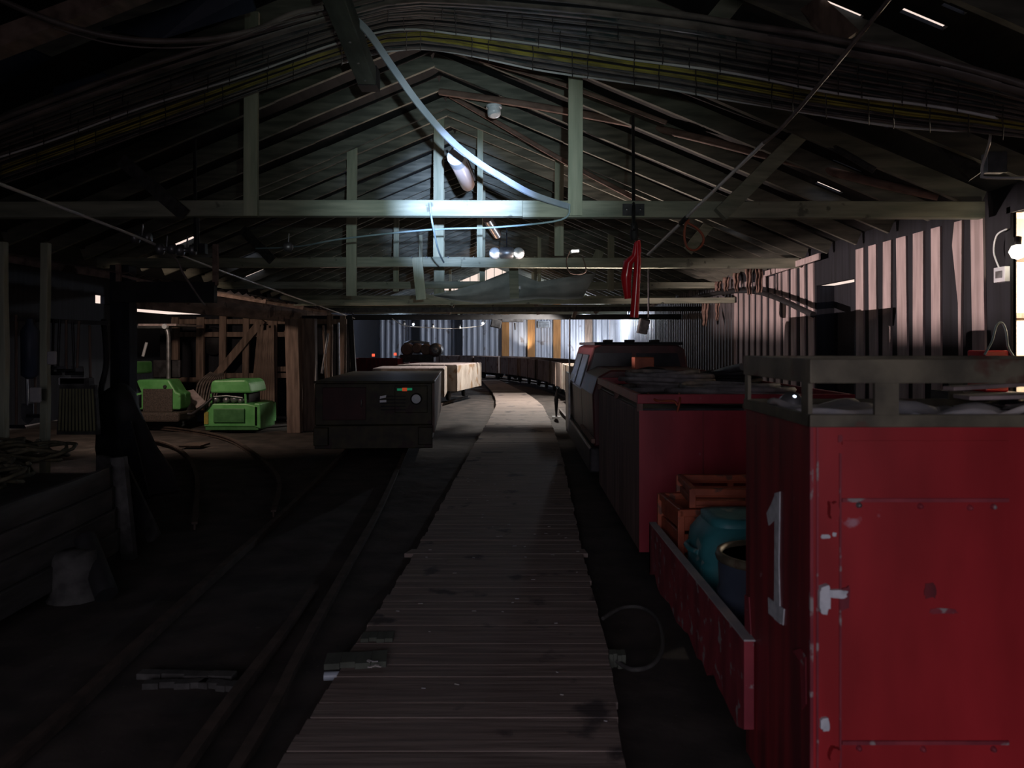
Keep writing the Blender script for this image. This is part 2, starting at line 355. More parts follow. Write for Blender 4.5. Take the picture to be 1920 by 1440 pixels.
# ---- side room beyond the right-hand opening
mb = MB(); mb.box(6.6, 6.7, 5.0, 9.0, 0, 3.2); mb.box(XW+.14, 6.7, 8.9, 9.0, 0, 3.2); mb.box(XW+.14, 6.7, 5.0, 5.1, 0, 3.2); mb.box(XW+.14, 6.7, 5.0, 9.0, 3.1, 3.2)
mb.build('wall_side_room', m_beige, kind='structure')
mb = MB(); mb.box(XW+.03, XW+.09, 7.54, 7.62, 0, 3.0); mb.box(XW+.0, XW+.16, 5.95, 6.05, 0, 3.0); mb.box(XW+.03, XW+.09, 5.95, 7.60, 2.94, 3.0)
mb.build('trim_3', m_tar, kind='structure')
mb = MB()
for z in (1.3, 1.95, 2.6): mb.box(5.0, 6.5, 8.84, 8.9, z, z+.06)
for x in (5.15, 5.6, 6.1): mb.box(x, x+.05, 8.84, 8.9, 0, 3.1)
mb.build('trim_4', m_brown, kind='structure')

# ================================================================== ROOF TIMBERS
ties = [7.95, 13.1, 18.2, 23.3, 28.4, 33.5, 38.6]
tiew = ['the nearest, brightly lit in the middle of its tie beam', 'second from the camera, pale green', 'third from the camera, behind the tarpaulin', 'fourth from the camera, greenish and low in view',
        'fifth from the camera', 'sixth from the camera', 'last one before the end wall']
def rafters(y, wdt=.06, parent=None, lab=None, grp=None):
    dj = random.uniform(-.015, .015)
    for sd in (-1, 1):
        mb = MB(); xe = XL if sd < 0 else XW-.02
        a = Vector((XR-sd*.0, y, ZR+.10+dj)); b = Vector((xe, y, roof(xe)+.10+dj))
        n = 3
        p = [a.lerp(b, k/n)+Vector((0, random.uniform(-.02, .02), random.uniform(-.012, .012))) for k in range(n+1)]
        for k in range(n): mb.beam(p[k]-(b-a).normalized()*(.06*(k > 0)), p[k+1]+(b-a).normalized()*.06*(k < n-1), wdt, .19+.015*(k % 2))
        mb.build('rafter', m_rafter, parent)
struts = {0: [(471, 195, 405, 26), (1078, 150, 405, 27)], 1: [(659, 320, 555, 19), (1048, 315, 480, 17), (819, 355, 480, 20), (898, 345, 482, 11)],
          2: [(739, 440, 545, 10), (821, 440, 560, 20), (1145, 430, 545, 12), (903, 432, 540, 11)]}
for i, y in enumerate(ties):
    t = thing('roof_truss', 'timber roof truss, '+tiew[i], 'roof truss', (XR, y, TZ), 'roof trusses across the shed')
    rafters(y, .07, t)
    mb = MB(); mb.beam((XL+.05, y, TZ), (-.8 if i % 2 else .2, y, TZ+.02), .12, .165, seg=6, jit=.006)
    mb.beam((-.95 if i % 2 else .05, y-.05, TZ), (XW-.03, y-.05, TZ-.01), .12, .17, seg=6, jit=.006)
    mb.build('tie_beam', m_tie, t, bevel=.008)
    for (px, ya, yb, wpx) in struts.get(i, [(VX+F*(XR-1.75)/y, VY-F*2.5/y, VY-F*1.3/y, 160/y), (VX+F*(XR+1.85)/y, VY-F*2.5/y, VY-F*1.3/y, 160/y)]):
        yy = y-.12 if i != 1 else y-.12
        x = (px-VX)*yy/F; zt = roof(x)+.12; zb = H-(yb-VY)*yy/F; wd = wpx*yy/F
        if px in (819, 898, 821, 903, 739): yy += .28
        mb = MB(); mb.beam((x, yy, zb), (x+.01, yy, zt), wd, .05, up=(0, 1, 0), seg=3, jit=.003); mb.build('strut', m_strut, t, bevel=.003)
    if i == 0:
        # lower splice plate and bolts on the tie
        mb = MB(); q = P(1188, 393, y-.13); mb.box(q.x-.11, q.x+.11, q.y, q.y+.02, q.z-.06, q.z+.06)
        mb.build('splice_plate', m_dkst, t)
        mb = MB()
        for dx in (-.07, .07): mb.lathe((q.x+dx, q.y-.012, q.z), [(.0, 0), (.016, .0), (.018, .012)], 'y', 8)
        mb.build('bolt', m_steel, t)
    if i == 1:
        mb = MB()
        for px in (560, 640, 697, 735, 772, 800, 840, 888): q = P(px, 484, y-.06); mb.lathe((q.x, q.y, q.z), [(.012, 0), (.012, .025)], 'z', 6)
        mb.build('nail_heads', m_steel, t)
y = 10.8-.97*11; bays = {}; ordn = ['first', 'second', 'third', 'fourth', 'fifth', 'sixth', 'seventh', 'eighth', 'ninth']
tn = ['nearest', 'second', 'third', 'fourth', 'fifth', 'sixth', 'last']
labs = ['above the camera, in front of the nearest tie beam', 'between the first and second tie beams', 'between the second and third tie beams', 'between the third and fourth tie beams',
        'between the fourth and fifth tie beams', 'between the fifth and sixth tie beams', 'between the sixth and last tie beams', 'beyond the last tie beam']
while y < YB-.2:
    if min(abs(y-t) for t in ties) > .25:
        b = sum(1 for t in ties if t < y)
        k_ = bays[b] = bays.get(b, -1)+1
        lb_ = ordn[k_]+' rafter pair behind the '+tn[b-1]+' tie beam' if b else ordn[k_]+' rafter pair counted from above the camera'
        t = thing('rafter_pair', 'dark weathered '+lb_, 'rafters', (XR, y, ZR), 'plain rafter pairs under the roof')
        rafters(y, .06, t)
    y += .97
# collar boards between some rafters, a ridge run below the ridge (near)
mb = MB(); a = P(622, -30, 5.6); b = P(688, 142, 7.3)
mb.beam(a, b, .17, .17, seg=4, jit=.004)
t = mb.build('ridge_support_beam', m_ridge, label='heavy grey timber running under the ridge, passing in front of the black cables', cat='beam', bevel=.008)
q = P(690, 150, 7.35); mb = MB(); mb.box(q.x-.10, q.x+.08, q.y, q.y+.2, q.z-.05, q.z+.14); mb.build('end_block', m_black, t)
mb = MB()
for k in (.45, .7, .93):
    q = a.lerp(b, k); mb.lathe((q.x, q.y-.0, q.z-.095), [(.012, 0), (.012, .03)], 'z', 6)
mb.build('bolt', m_steel, t)
def bar(name, pts, w_, h_, m, label, cat, group=None, round_=False, up=(0, 0, 1)):
    mb = MB()
    if round_: mb.tube(smooth(pts, 5), w_/2, 8)
    else: mb.beam(pts[0], pts[-1], w_, h_, up=up, seg=4, jit=.004)
    return mb.build(name, m, label=label, cat=cat, group=group, bevel=0)
bar('diagonal_brace', [P(1520, 235, 8.05), P(1350, 402, 7.75)], .15, .06, m_tie, 'grey green diagonal board leaning to the right above the nearest tie beam', 'brace', up=(0, 1, 0))
bar('diagonal_brace', [P(1350, 395, 13.3), P(1290, 470, 13.0)], .17, .06, m_tie, 'short diagonal board behind the orange hose loop', 'brace', up=(0, 1, 0))
bar('diagonal_brace', [P(228, 300, 8.1), P(345, 402, 7.8)], .13, .05, m_darkwood, 'dark diagonal board above the left part of the nearest tie beam', 'brace', up=(0, 1, 0))
bar('diagonal_brace', [P(455, 430, 13.3), P(510, 488, 13.0)], .16, .05, m_darkwood, 'dark short brace above the left part of the second tie beam', 'brace', up=(0, 1, 0))
bar('diagonal_brace', [P(1400, -30, 6.4), P(1325, 60, 6.3)], .16, .05, m_tie, 'dim board leaning left behind the cables at the top edge', 'brace', up=(0, 1, 0))
bar('diagonal_brace', [P(1480, -30, 6.0), P(1590, 75, 5.8)], .20, .05, m_brown, 'dim brown board leaning right behind the cables at the top edge', 'brace', up=(0, 1, 0))
bar('diagonal_brace', [P(1720, 215, 7.2), P(1830, 330, 7.0)], .15, .05, m_darkwood, 'dark board sloping down towards the wall under the right end of the cables', 'brace', up=(0, 1, 0))
bar('roof_pole', [P(825, 172, 11.2), P(1000, 198, 10.6), P(1240, 243, 9.8), P(1440, 292, 9.2), P(1640, 342, 8.6), P(1760, 368, 8.3)], .10, .1, m_log, 'long peeled log running from the ridge out to the right wall', 'pole', round_=True)
bar('roof_pole', [P(845, 180, 12.2), P(950, 240, 11.8), P(1065, 306, 11.4), P(1210, 382, 10.9)], .075, .1, m_log, 'thinner peeled pole sloping down from the ridge to the tie beam', 'pole', round_=True)
bar('roof_pole', [P(900, 112, 8.9), P(1060, 160, 8.6), P(1250, 230, 8.3), P(1530, 250, 7.9)][:3], .05, .1, m_log, 'thin pinkish pole crossing just below the cable run', 'pole', round_=True)
bar('roof_pole', [P(1270, 165, 8.4), P(1400, 215, 8.2), P(1530, 260, 8.0), P(1640, 320, 7.8)], .07, .1, m_darkwood, 'dark crooked pole under the right part of the cable run', 'pole', round_=True)
# thin iron hangers
bar('hanger_rod', [P(1187, 218, 8.9), P(1188, 400, 7.75), P(1189, 432, 7.7)], .035, .03, m_dkst, 'thin dark iron rod hanging down to the red plastic strips', 'rod', round_=True)
bar('hanger_rod', [P(365, 262, 8.4), P(367, 470, 7.8)], .035, .03, m_dkst, 'thin dark vertical rod hanging at the left of the nearest tie beam', 'rod', round_=True)
# near left brown beam and blue patches painting torchlight on the roof boards
bar('ceiling_beam', [P(-120, 128, 5.0), P(300, -35, 5.4)], .12, .20, m_brownx, 'reddish brown beam sloping across the top left corner', 'beam', up=(0, 1, .2))
for pts, lab in (([(190, 55, 6.0), (400, -10, 6.0), (470, -10, 6.1), (480, 20, 6.1), (300, 75, 6.0)], 'bluish patch imitating torchlit roof boards high up behind the sagging cable'),
                 ([(-20, 115, 6.0), (60, 95, 6.0), (95, 110, 6.0), (0, 160, 6.0)], 'small dark blue patch imitating torchlit roof boards at the far left edge'),
                 ([(100, 165, 6.6), (190, 138, 6.6), (220, 150, 6.6), (100, 192, 6.6)], 'small dark blue patch imitating torchlit roof boards below the brown beam')):
    pp = [P(*q) for q in pts]; mb = MB(); mb.prism(pp, (0, .015, .02)); mb.build('torchlit_roof_patch', m_bluew, label=lab, cat='roof patch')

# ================================================================== CABLE RUN
tb = [(-120, 392), (0, 345), (200, 275), (400, 203), (600, 128), (680, 102), (720, 92), (780, 87), (850, 96), (1000, 124), (1150, 148), (1280, 166), (1500, 206), (1700, 234), (1830, 246), (1960, 260)]
tt = [(-120, 270), (0, 222), (200, 150), (400, 85), (600, 25), (680, 2), (720, -8), (780, -16), (850, -14), (1000, -4), (1150, 10), (1280, 26), (1500, 62), (1700, 100), (1830, 132), (1960, 170)]
def cp(px, fr, jx=0):
    return roofhit(px, interp(px, tb)+(interp(px, tt)-interp(px, tb))*fr+jx, -.70, .45)
t = thing('cable_run', 'wide strapped run of dusty black and yellow cables arching under the roof', 'cables', (XR, 7.0, H+2.3))
N = 34; pxs = [-120+65*i for i in range(33)]
for i in range(N):
    fr = i/(N-1); ph = random.uniform(0, 6); am = .9 if fr < .4 else 1.4
    thick = .012 if fr < .32 else (.017 if fr < .6 else .022)
    if i in (28, 30): thick = .045
    yel = .13 < fr < .30
    pts = [cp(px, fr, am*math.sin(px*.009+ph)+.6*math.sin(px*.03+ph*2)) for px in pxs]
    mb = MB(); mb.tube(pts, thick, 7)
    mb.build('cable', (m_yel if i % 3 != 1 else m_black) if yel else (m_cable2 if i % 3 == 0 else (m_cable if i % 3 == 1 or i % 5 == 0 else m_black)), t)  # near-black cables stand in for shaded gaps in the run
k = 0
for px in range(-60, 1900, 62):
    for (f0, f1) in ((-.02, .34), (.34, .62), (.60, .9)):
        pj = px+random.uniform(-22, 22); mb = MB()
        pts = [cp(pj+random.uniform(-1, 1), f0+(f1-f0)*s/5)-Vector((0, .0, .028 if f0 < .3 else .036)) for s in range(6)]
        mb.tube(pts, .004, 5); 
        if k < 96: mb.build('strap', m_black, t); k += 1
mb = MB(); pts = [cp(px, -.035, 1.5*math.sin(px*.02)) for px in range(640, 1840, 50)]
pts += [P(1850, 246, pts[-1].y), P(1856, 262, pts[-1].y), P(1850, 285, 5.4), P(1842, 310, 5.5), P(1842, 326, 5.5), P(1850, 333, 5.5), P(1960, 333, 5.5)]
mb.tube(smooth(pts, 3), .010, 6); mb.build('pale_cable', m_white, label='thin pale cable edging the cable run, bending down to the grey box', cat='cable')
mb = MB(); pts = [cp(px, .36+.10*max(0, (1000-px)/1000), 2.2*math.sin(px*.017)) for px in range(-60, 1880, 60)]
pts = [p-Vector((0, 0, .03)) for p in pts]+[P(1895, 226, 4.9), P(1912, 245, 4.9)]
mb.tube(smooth(pts, 2), .010, 6); mb.build('pale_cable', m_white, label='thin pale cable winding just above the yellow cables', cat='cable')
t = thing('junction_box', 'grey square junction box beside the bent pale cable at the right edge', 'electrical box', P(1870, 320, 5.6))
q = P(1868, 305, 5.6); mb = MB(); mb.box(q.x-.07, q.x+.07, q.y, q.y+.07, q.z-.07, q.z+.075); mb.build('box_body', m_steel, t, bevel=.006)
mb = MB(); mb.box(q.x-.074, q.x+.074, q.y-.012, q.y, q.z-.074, q.z+.079); mb.build('lid', m_steel, t, bevel=.004)

# sagging cables, hoses and wires
def line(name, pts, r, m, label, cat='cable', n=7, flat=None, k=6):
    mb = MB(); mb.tube(smooth(pts, k), r, n)
    if flat:
        pass
    return mb.build(name, m, label=label, cat=cat)
line('sagging_cable', [P(-40, -20, 4.8), P(60, 25, 4.9), P(160, 58, 5.0), P(240, 73, 5.1), P(320, 77, 5.2), P(400, 72, 5.3), P(480, 55, 5.4), P(550, 25, 5.5), P(605, 14, 5.6)], .020, m_cable2, 'thick brown cable sagging across the top left corner')
line('sagging_cable', [P(100, 52, 5.0), P(210, 82, 5.1), P(320, 90, 5.2), P(420, 80, 5.3), P(500, 50, 5.4), P(592, 28, 5.55)], .006, m_cable2, 'thin wire sagging just below the thick brown cable')
mb = MB(); hp = smooth([P(655, 28, 6.3), P(690, 60, 6.4), P(735, 125, 6.6), P(785, 195, 6.8), P(840, 258, 7.0), P(890, 300, 7.2), P(945, 335, 7.4), P(1000, 365, 7.6), P(1068, 388, 7.8)], 6)
for a, b in zip(hp, hp[1:]): mb.beam(a, b+(b-a)*.05, .060, .02, up=(0, -1, .3))
mb.build('flat_hose', m_hose, label='flat pale hose curving down from the ridge beam to the nearest tie beam', cat='hose')
line('overhead_wire', [P(-60, 322, 5.2), P(60, 368, 6.0), P(250, 441, 7.5), P(330, 475, 8.6), P(470, 528, 12), P(665, 597, 22)], .014, m_white, 'pale overhead wire slanting down from the left edge towards the far end', 'wire')
line('insulated_wire', [P(305, 465, 8.4), P(330, 485, 8.3), P(345, 515, 8.3), P(375, 560, 8.3), P(385, 573, 8.3)], .011, m_cable2, 'thin dangling wire below the insulators', 'wire')
line('blue_rope', [P(480, 466, 9.5), P(560, 462, 9.0), P(640, 448, 8.6), P(800, 431, 8.1), P(930, 426, 7.8), P(1052, 412, 7.75), P(1068, 385, 7.75)], .010, m_rope, 'blue grey rope strung below the nearest tie beam', 'rope')
line('blue_rope', [P(806, 380, 7.80), P(808, 400, 7.80), P(812, 425, 7.80), P(822, 470, 8.4), P(832, 492, 9.5)], .010, m_rope, 'blue grey rope looped over the middle of the nearest tie beam and hanging down', 'rope')
t = thing('pipe_line', 'thin straight pipe climbing from the tie beams to the top right', 'pipe', P(1280, 415, 7.2))
mb = MB(); mb.tube([P(1215, 477, 8.4), P(1280, 415, 7.2)], .016, 8); mb.build('lower_section', m_white, t)
mb = MB(); mb.tube([P(1282, 412, 7.2), P(1432, 268, 5.4)], .014, 8); mb.build('middle_section', m_white, t)
mb = MB(); mb.tube(smooth([P(1432, 268, 5.4), P(1470, 235, 5.2), P(1560, 130, 4.7), P(1690, -30, 4.1)], 4), .013, 8); mb.build('upper_section', m_cable2, t)
mb = MB(); mb.tube([P(1276, 419, 7.25), P(1287, 408, 7.1)], .022, 8); mb.build('coupling', m_black, t)
# insulators on the wire
for (px, py, lab) in ((266, 446, 'leftmost'), (312, 467, 'middle'), (350, 469, 'right hand'), (540, 463, 'far')):
    t = thing('insulator', lab+' grey insulator strung on the wires below the left of the tie beam', 'insulator', P(px, py, 8.0))
    q = P(px, py, 8.0); mb = MB()
    if px == 540: mb.lathe(q, [(.02, -.05), (.05, -.03), (.05, .03), (.02, .05)], 'x', 10)
    else: mb.lathe(q, [(.02, -.10), (.06, -.09), (.06, -.04), (.025, -.03), (.025, .03), (.055, .04), (.055, .09), (.02, .10)], 'x', 12)
    mb.build('body', m_steel, t)
    mb = MB(); mb.tube([q+Vector((0, 0, .02)), q+Vector((.01, 0, .14))], .008, 6); mb.build('hook', m_steel, t)
t = thing('switch_box', 'small dark box hanging on a strut at the left behind the insulators', 'electrical box', P(370, 480, 8.1))
q = P(372, 465, 8.1); mb = MB(); mb.box(q.x-.07, q.x+.07, q.y, q.y+.08, q.z-.06, q.z+.05); mb.build('body', m_dkst, t, bevel=.006)
mb = MB(); mb.tube([q, P(372, 395, 8.0)], .01, 6); mb.build('stem', m_dkst, t)

# ---- red strips on the rod, orange loop
t = thing('red_plastic_strips', 'glossy red plastic strips tied to a rod and hanging below the tie beam', 'plastic strips', P(1185, 590, 7.7))
q = P(1189, 430, 7.7); mb = MB(); mb.lathe(q, [(.03, -.11), (.045, -.08), (.035, .05), (.02, .08)], 'z', 10); mb.build('tie', m_black, t)
for (pts, wv, nm) in (([(1193, 455), (1190, 480), (1178, 492), (1174, 520), (1177, 560)], (.02, .035, .05, .055, .035), 'strip'), ([(1195, 452), (1196, 490), (1193, 540), (1189, 595)], (.02, .035, .04, .045), 'strip'), ([(1198, 450), (1199, 470), (1196, 500)], (.015, .02, .015), 'strip')):
    mb = MB(); pp = [P(a, b, 7.68+.02*i) for i, (a, b) in enumerate(pts)]
    mb.tube(pp, list(wv), 8); mb.build(nm, m_redpl, t)
mb = MB(); mb.tube(smooth([P(x, y, 7.9) for x, y in ((1290, 418), (1305, 427), (1318, 442), (1317, 458), (1303, 469), (1288, 463), (1283, 440), (1286, 420), (1292, 412))], 5), .013, 7)
mb.build('hose_loop', m_orange, label='small orange hose hung in a loop below the nearest tie beam', cat='hose')

# ---- ceiling lights
def vec_mb(mb): return mb
t = thing('fluorescent_light', 'nearest fluorescent light with frosted cover hanging along the ridge', 'ceiling light', P(865, 320, 10.0))
a = P(855, 296, 9.2); b = P(878, 348, 10.4)
mb = MB(); mb.tube([a, a.lerp(b, .05), a.lerp(b, .95), b], [.05, .095, .095, .05], 14); mb.build('cover', m_pinktube, t)
mb = MB(); mb.beam(a+Vector((.02, 0, .09)), b+Vector((.02, 0, .09)), .16, .06); mb.build('housing', m_dkst, t, bevel=.01)
mb = MB(); mb.tube([a-Vector((0, .05, 0)), a.lerp(b, .12)], .105, 14); mb.build('end_cap', m_lamp, t)
mb = MB(); mb.beam(P(850, 270, 9.6), P(865, 300, 9.6), .06, .03); mb.build('bracket', m_hose, t)
t = thing('fluorescent_light', 'far fluorescent light under the ridge behind the nearest tie beam', 'ceiling light', P(920, 425, 19))
a = P(912, 408, 18); b = P(932, 440, 22)
mb = MB(); mb.tube([a, b], .12, 12); mb.build('cover', m_pinktube, t)
mb = MB(); mb.beam(a+Vector((0, 0, .12)), b+Vector((0, 0, .12)), .18, .06); mb.build('housing', m_dkst, t)
t = thing('round_bulkhead_light', 'small round white lamp fixed to the rafters right of the ridge', 'ceiling light', P(925, 211, 10.2))
q = P(926, 208, 10.2); d = Vector((.1, -.35, -1)).normalized()
mb = MB(); mb.tube([q+Vector((0, 0, .04)), q+Vector((0, 0, .07))], .105, 18); mb.build('base', m_lamp, t)
mb = MB(); mb.tube([q+Vector((0, 0, .04)), q+d*.02, q+d*.06, q+d*.075], [.085, .09, .085, .05], 18); mb.build('glass_dome', m_lamp, t)
t = thing('twin_globe_light', 'twin lamp with two round glass globes above the tarpaulin', 'ceiling light', P(950, 480, 12.9))
q = P(950, 474, 12.9); mb = MB(); mb.tube([q-Vector((.13, 0, 0)), q-Vector((.10, 0, 0)), q+Vector((.10, 0, 0)), q+Vector((.13, 0, 0))], [.06, .10, .10, .06], 14); mb.build('body', m_steel, t)
for s in (-1, 1):
    c = q+Vector((s*.20, -.02, -.01)); mb = MB(); mb.lathe(c, [(.001, -.10), (.06, -.08), (.095, -.03), (.1, .0), (.095, .03), (.06, .08), (.001, .10)], 'y', 16); g = mb.build('globe', m_lamp, t)
    mb = MB(); mb.tube([c+Vector((.07*math.cos(a_), -.098, .07*math.sin(a_))) for a_ in [R(180+18*k) for k in range(11)]], .012, 6); mb.build('lit_ring', m_gl, g)
mb = MB(); mb.tube([q+Vector((0, 0, .08)), P(950, 420, 13.1)], .012, 6); mb.build('cord', m_dkst, t)
t = thing('white_lamp_box', 'white boxy lamp on the small post in the middle of the tarpaulin', 'lamp', P(967, 550, 16.9))
q = P(966, 541, 16.9); mb = MB(); mb.box(q.x-.13, q.x+.13, q.y-.06, q.y+.06, q.z-.03, q.z+.06); mb.build('housing', m_lamp, t, bevel=.02)
mb = MB(); mb.box(q.x-.10, q.x+.10, q.y-.05, q.y+.05, q.z-.07, q.z-.03); mb.build('lens', m_steel, t, bevel=.01)
t = thing('flood_lamp', 'small lit floodlight on the second tie beam at its right', 'lamp', P(1078, 480, 13.0))
q = P(1078, 472, 13.03); mb = MB(); mb.beam(q-Vector((.08, 0, .01)), q+Vector((.08, 0, .02)), .07, .05); mb.build('housing', m_lamp, t, bevel=.008)
mb = MB(); mb.box(q.x-.06, q.x+.06, q.y-.045, q.y-.03, q.z-.012, q.z+.025); mb.build('lens', m_gl, t)
mb = MB(); mb.tube(smooth([P(1068, 472, 12.8), P(1062, 490, 12.8), P(1070, 512, 12.8), P(1098, 510, 12.8), P(1092, 480, 12.8)], 4), .01, 6); mb.build('bracket_frame', m_brown, t)

# ---- tarpaulin slung below the second tie beam, its boards
YT = 16.9
top = [(808, 552), (850, 545), (900, 530), (956, 508), (1010, 528), (1060, 520), (1118, 512)]
bot = [(815, 556), (850, 563), (900, 570), (956, 566), (1010, 560), (1060, 562), (1092, 560)]
mb = MB(); vs = []; cols = 24; rows = 8
def ip(tab, s, j): 
    f = s*(len(tab)-1); i = min(int(f), len(tab)-2); return tab[i][j]+(tab[i+1][j]-tab[i][j])*(f-i)
for r_ in range(rows+1):
    for c_ in range(cols+1):
        s = c_/cols; u = r_/rows; x = ip(top, s, 0)*(1-u)+ip(bot, s, 0)*u; yv = ip(top, s, 1)*(1-u)+ip(bot, s, 1)*u
        Yd = YT+.15+.9*math.sin(u*math.pi*.9)*.3-u*.5+.05*math.sin(s*20+u*4)+.03*math.sin(u*14+s*5)
        vs.append(P(x, yv, Yd))
mb.add(vs, [(r_*(cols+1)+c_, r_*(cols+1)+c_+1, (r_+1)*(cols+1)+c_+1, (r_+1)*(cols+1)+c_) for r_ in range(rows) for c_ in range(cols)], True)
o = mb.build('tarpaulin', m_tarp, label='grey tarpaulin slung between boards under the tie beams', cat='tarpaulin')
sm = o.modifiers.new('thickness', 'SOLIDIFY'); sm.thickness = .006
bar('hanging_board', [P(782, 484, 13.0), P(790, 562, 13.0)], .17, .04, m_strut, 'pale green board hanging at the left end of the tarpaulin', 'board', up=(0, 1, 0))
bar('hanging_board', [P(1125, 470, 16.8), P(1108, 508, 16.8)], .19, .04, m_strut, 'tilted pale board at the right end of the tarpaulin', 'board', up=(0, 1, 0))
bar('hanging_board', [P(963, 500, 16.8), P(965, 560, 16.8)], .20, .05, m_tie, 'short green post hanging in the middle of the tarpaulin', 'board', up=(0, 1, 0))
bar('hanging_board', [P(790, 552, 16.83), P(850, 570, 16.83)], .10, .05, m_tie, 'grey board lying along the left foot of the tarpaulin', 'board', up=(0, 1, 0))
bar('low_crossbeam', [(-4.9, 16.9, P(680, 568, 16.9).z), (4.8, 17.0, P(1240, 563, 17).z)], .14, .12, m_tie, 'greenish crossbeam directly under the tarpaulin', 'beam', up=(0, 0, 1))
bar('low_crossbeam', [(-4.95, 20.0, P(680, 582, 20).z), (4.8, 20.0, P(1240, 579, 20).z)], .12, .12, m_darkwood, 'dark crossbeam just below the greenish one, behind it', 'beam', up=(0, 0, 1))
bar('low_crossbeam', [(-5.0, 22.5, P(680, 595, 22.5).z), (4.8, 22.5, P(680, 594, 22.5).z)], .12, .15, m_black, 'lowest black crossbeam spanning the shed in front of the end wall', 'beam', up=(0, 0, 1))
for i, (px, py, qx, qy) in enumerate(((1010, 594, 1005, 570), (1075, 600, 1083, 575), (1115, 592, 1128, 575), (840, 592, 850, 570))):
    bar('tie_board', [P(px, py-4, 20.1), P(qx, qy, 20.1)], .10, .03, m_brown, ['short board left of the middle amber post, between the crossbeams', 'short dark board right of the white box lamp, between the crossbeams',
        'slanted short board near the right of the lowest crossbeam', 'short board near the left end of the tarpaulin, between the crossbeams'][i], 'board', up=(0, 1, 0))
line('festoon_cable', [P(735, 597, 22.4), P(757, 610, 22.4), P(800, 614, 22.4), P(850, 616, 22.4), P(900, 611, 22.4), P(912, 602, 22.4)], .012, m_white, 'pale wire with small lamps sagging in front of the blue end wall')
for i, (px, py) in enumerate(((758, 607), (775, 608), (812, 612), (862, 614), (905, 606))):
    t = thing('small_lamp', 'small lamp on the sagging wire, '+['leftmost one', 'second from the left, bluish', 'third from the left', 'fourth from the left', 'rightmost one near the black loudspeaker'][i], 'lamp', P(px, py, 22.35), 'small lamps on the sagging wire')
    q = P(px, py, 22.35); mb = MB(); mb.lathe(q, [(.001, -.05), (.035, -.02), (.03, .02), (.02, .04)], 'z', 8); mb.build('bulb', m_fest if i in (1, 4) else m_lamp, t)
    mb = MB(); mb.lathe(q, [(.025, .03), (.025, .08)], 'z', 8); mb.build('socket', m_dkst, t)
for (px, py, w_, h_, Y_, lab) in ((1206, 612, .16, .25, 13.0, 'black loudspeaker box hung in front of the bright right wall'), (930, 607, .30, .24, 22.4, 'black box hung under the lowest crossbeam left of the first amber post')):
    t = thing('loudspeaker', lab, 'loudspeaker', P(px, py, Y_)); q = P(px, py, Y_)
    M = Matrix.Translation(q) @ Matrix.Rotation(R(12), 4, 'Y')
    mb = MB(); mb.box(-w_/2, w_/2, -.1, .1, -h_/2, h_/2, M); mb.build('cabinet', m_black, t, bevel=.01)
    mb = MB(); mb.box(-w_*.4, w_*.4, -.115, -.1, -h_*.4, h_*.4, M); mb.build('grille', m_dkst, t)
    mb = MB(); mb.tube([q+Vector((w_*.4, .08, .05)), P(px+10, py-15, Y_+.05), P(px+10, (VY-F*1.34/Y_) if Y_ < 20 else 598, Y_+.08)], .015, 6); mb.build('bracket', m_dkst, t)
t = thing('heater_unit', 'small louvred white unit hung between the second and third amber posts', 'heater', P(1027, 610, 39.75)); q = P(1020, 604, 39.75)
mb = MB(); mb.box(q.x-.32, q.x+.32, q.y, q.y+.2, q.z-.28, q.z+.05); mb.build('case', m_steel, t, bevel=.01)
for k in range(4):
    mb = MB(); mb.box(q.x-.28, q.x+.28, q.y-.03, q.y, q.z-.25+k*.07, q.z-.22+k*.07); mb.build('louvre', m_dkst, t)
t = thing('hanging_tube_light', 'pale lamp bar with a dark rod hanging before the bright strip of the end wall', 'lamp', P(967, 610, 22.4)); q = P(967, 602, 22.35)
mb = MB(); mb.box(q.x-.4, q.x+.22, q.y, q.y+.12, q.z-.03, q.z+.06); mb.build('housing', m_dkst, t, bevel=.01)
mb = MB(); mb.lathe(P(966, 612, 22.35), [(.02, -.10), (.035, .1)], 'z', 8); mb.build('stem', m_black, t)

# ================================================================== WALKWAY AND TRACKS
xl = [(0, -.93), (2.88, -.916), (3.78, -.867), (5.8, -.785), (11.74, -.693), (16, -.60), (19.9, -.553), (22.5, -.64), (25.4, -.82), (29, -1.15), (34, -1.60), (38, -2.4)]
xr = [(0, .36), (2.88, .404), (3.78, .467), (5.8, .503), (11.74, .652), (16, .69), (19.9, .66), (22.5, .50), (25.4, .25), (29, -.20), (34, -.80), (38, -1.3)]
mb = MB(); y = -.5
while y < 37:
    pw = .135 if y < 16 else .20
    a, b = interp(y, xl)+random.uniform(-.012, .012), interp(y, xr)+random.uniform(-.012, .012)
    if 5.75 < y < 5.92: a -= .07; b += .04
    z = .055+random.uniform(-.0015, .0015)
    a2, b2 = interp(y+pw, xl), interp(y+pw, xr)
    mb.prism([(a, y, z-.03), (b, y, z-.03), (b+(b2-b)*.5, y+pw-.010, z-.03), (a+(a2-a)*.5, y+pw-.010, z-.03)], (0, 0, .03)); y += pw
wk = mb.build('walkway', m_plank, label='long boardwalk of close cross planks running down the shed and curving left', cat='walkway')
for s in (.15, .85):
    mb = MB(); pts = [Vector((interp(y, xl)*(1-s)+interp(y, xr)*s, y, 0)) for y in range(0, 37)]
    for a, b in zip(pts, pts[1:]): mb.beam(a, b, .08, .06)
    mb.build('bearer', m_darkwood, wk)
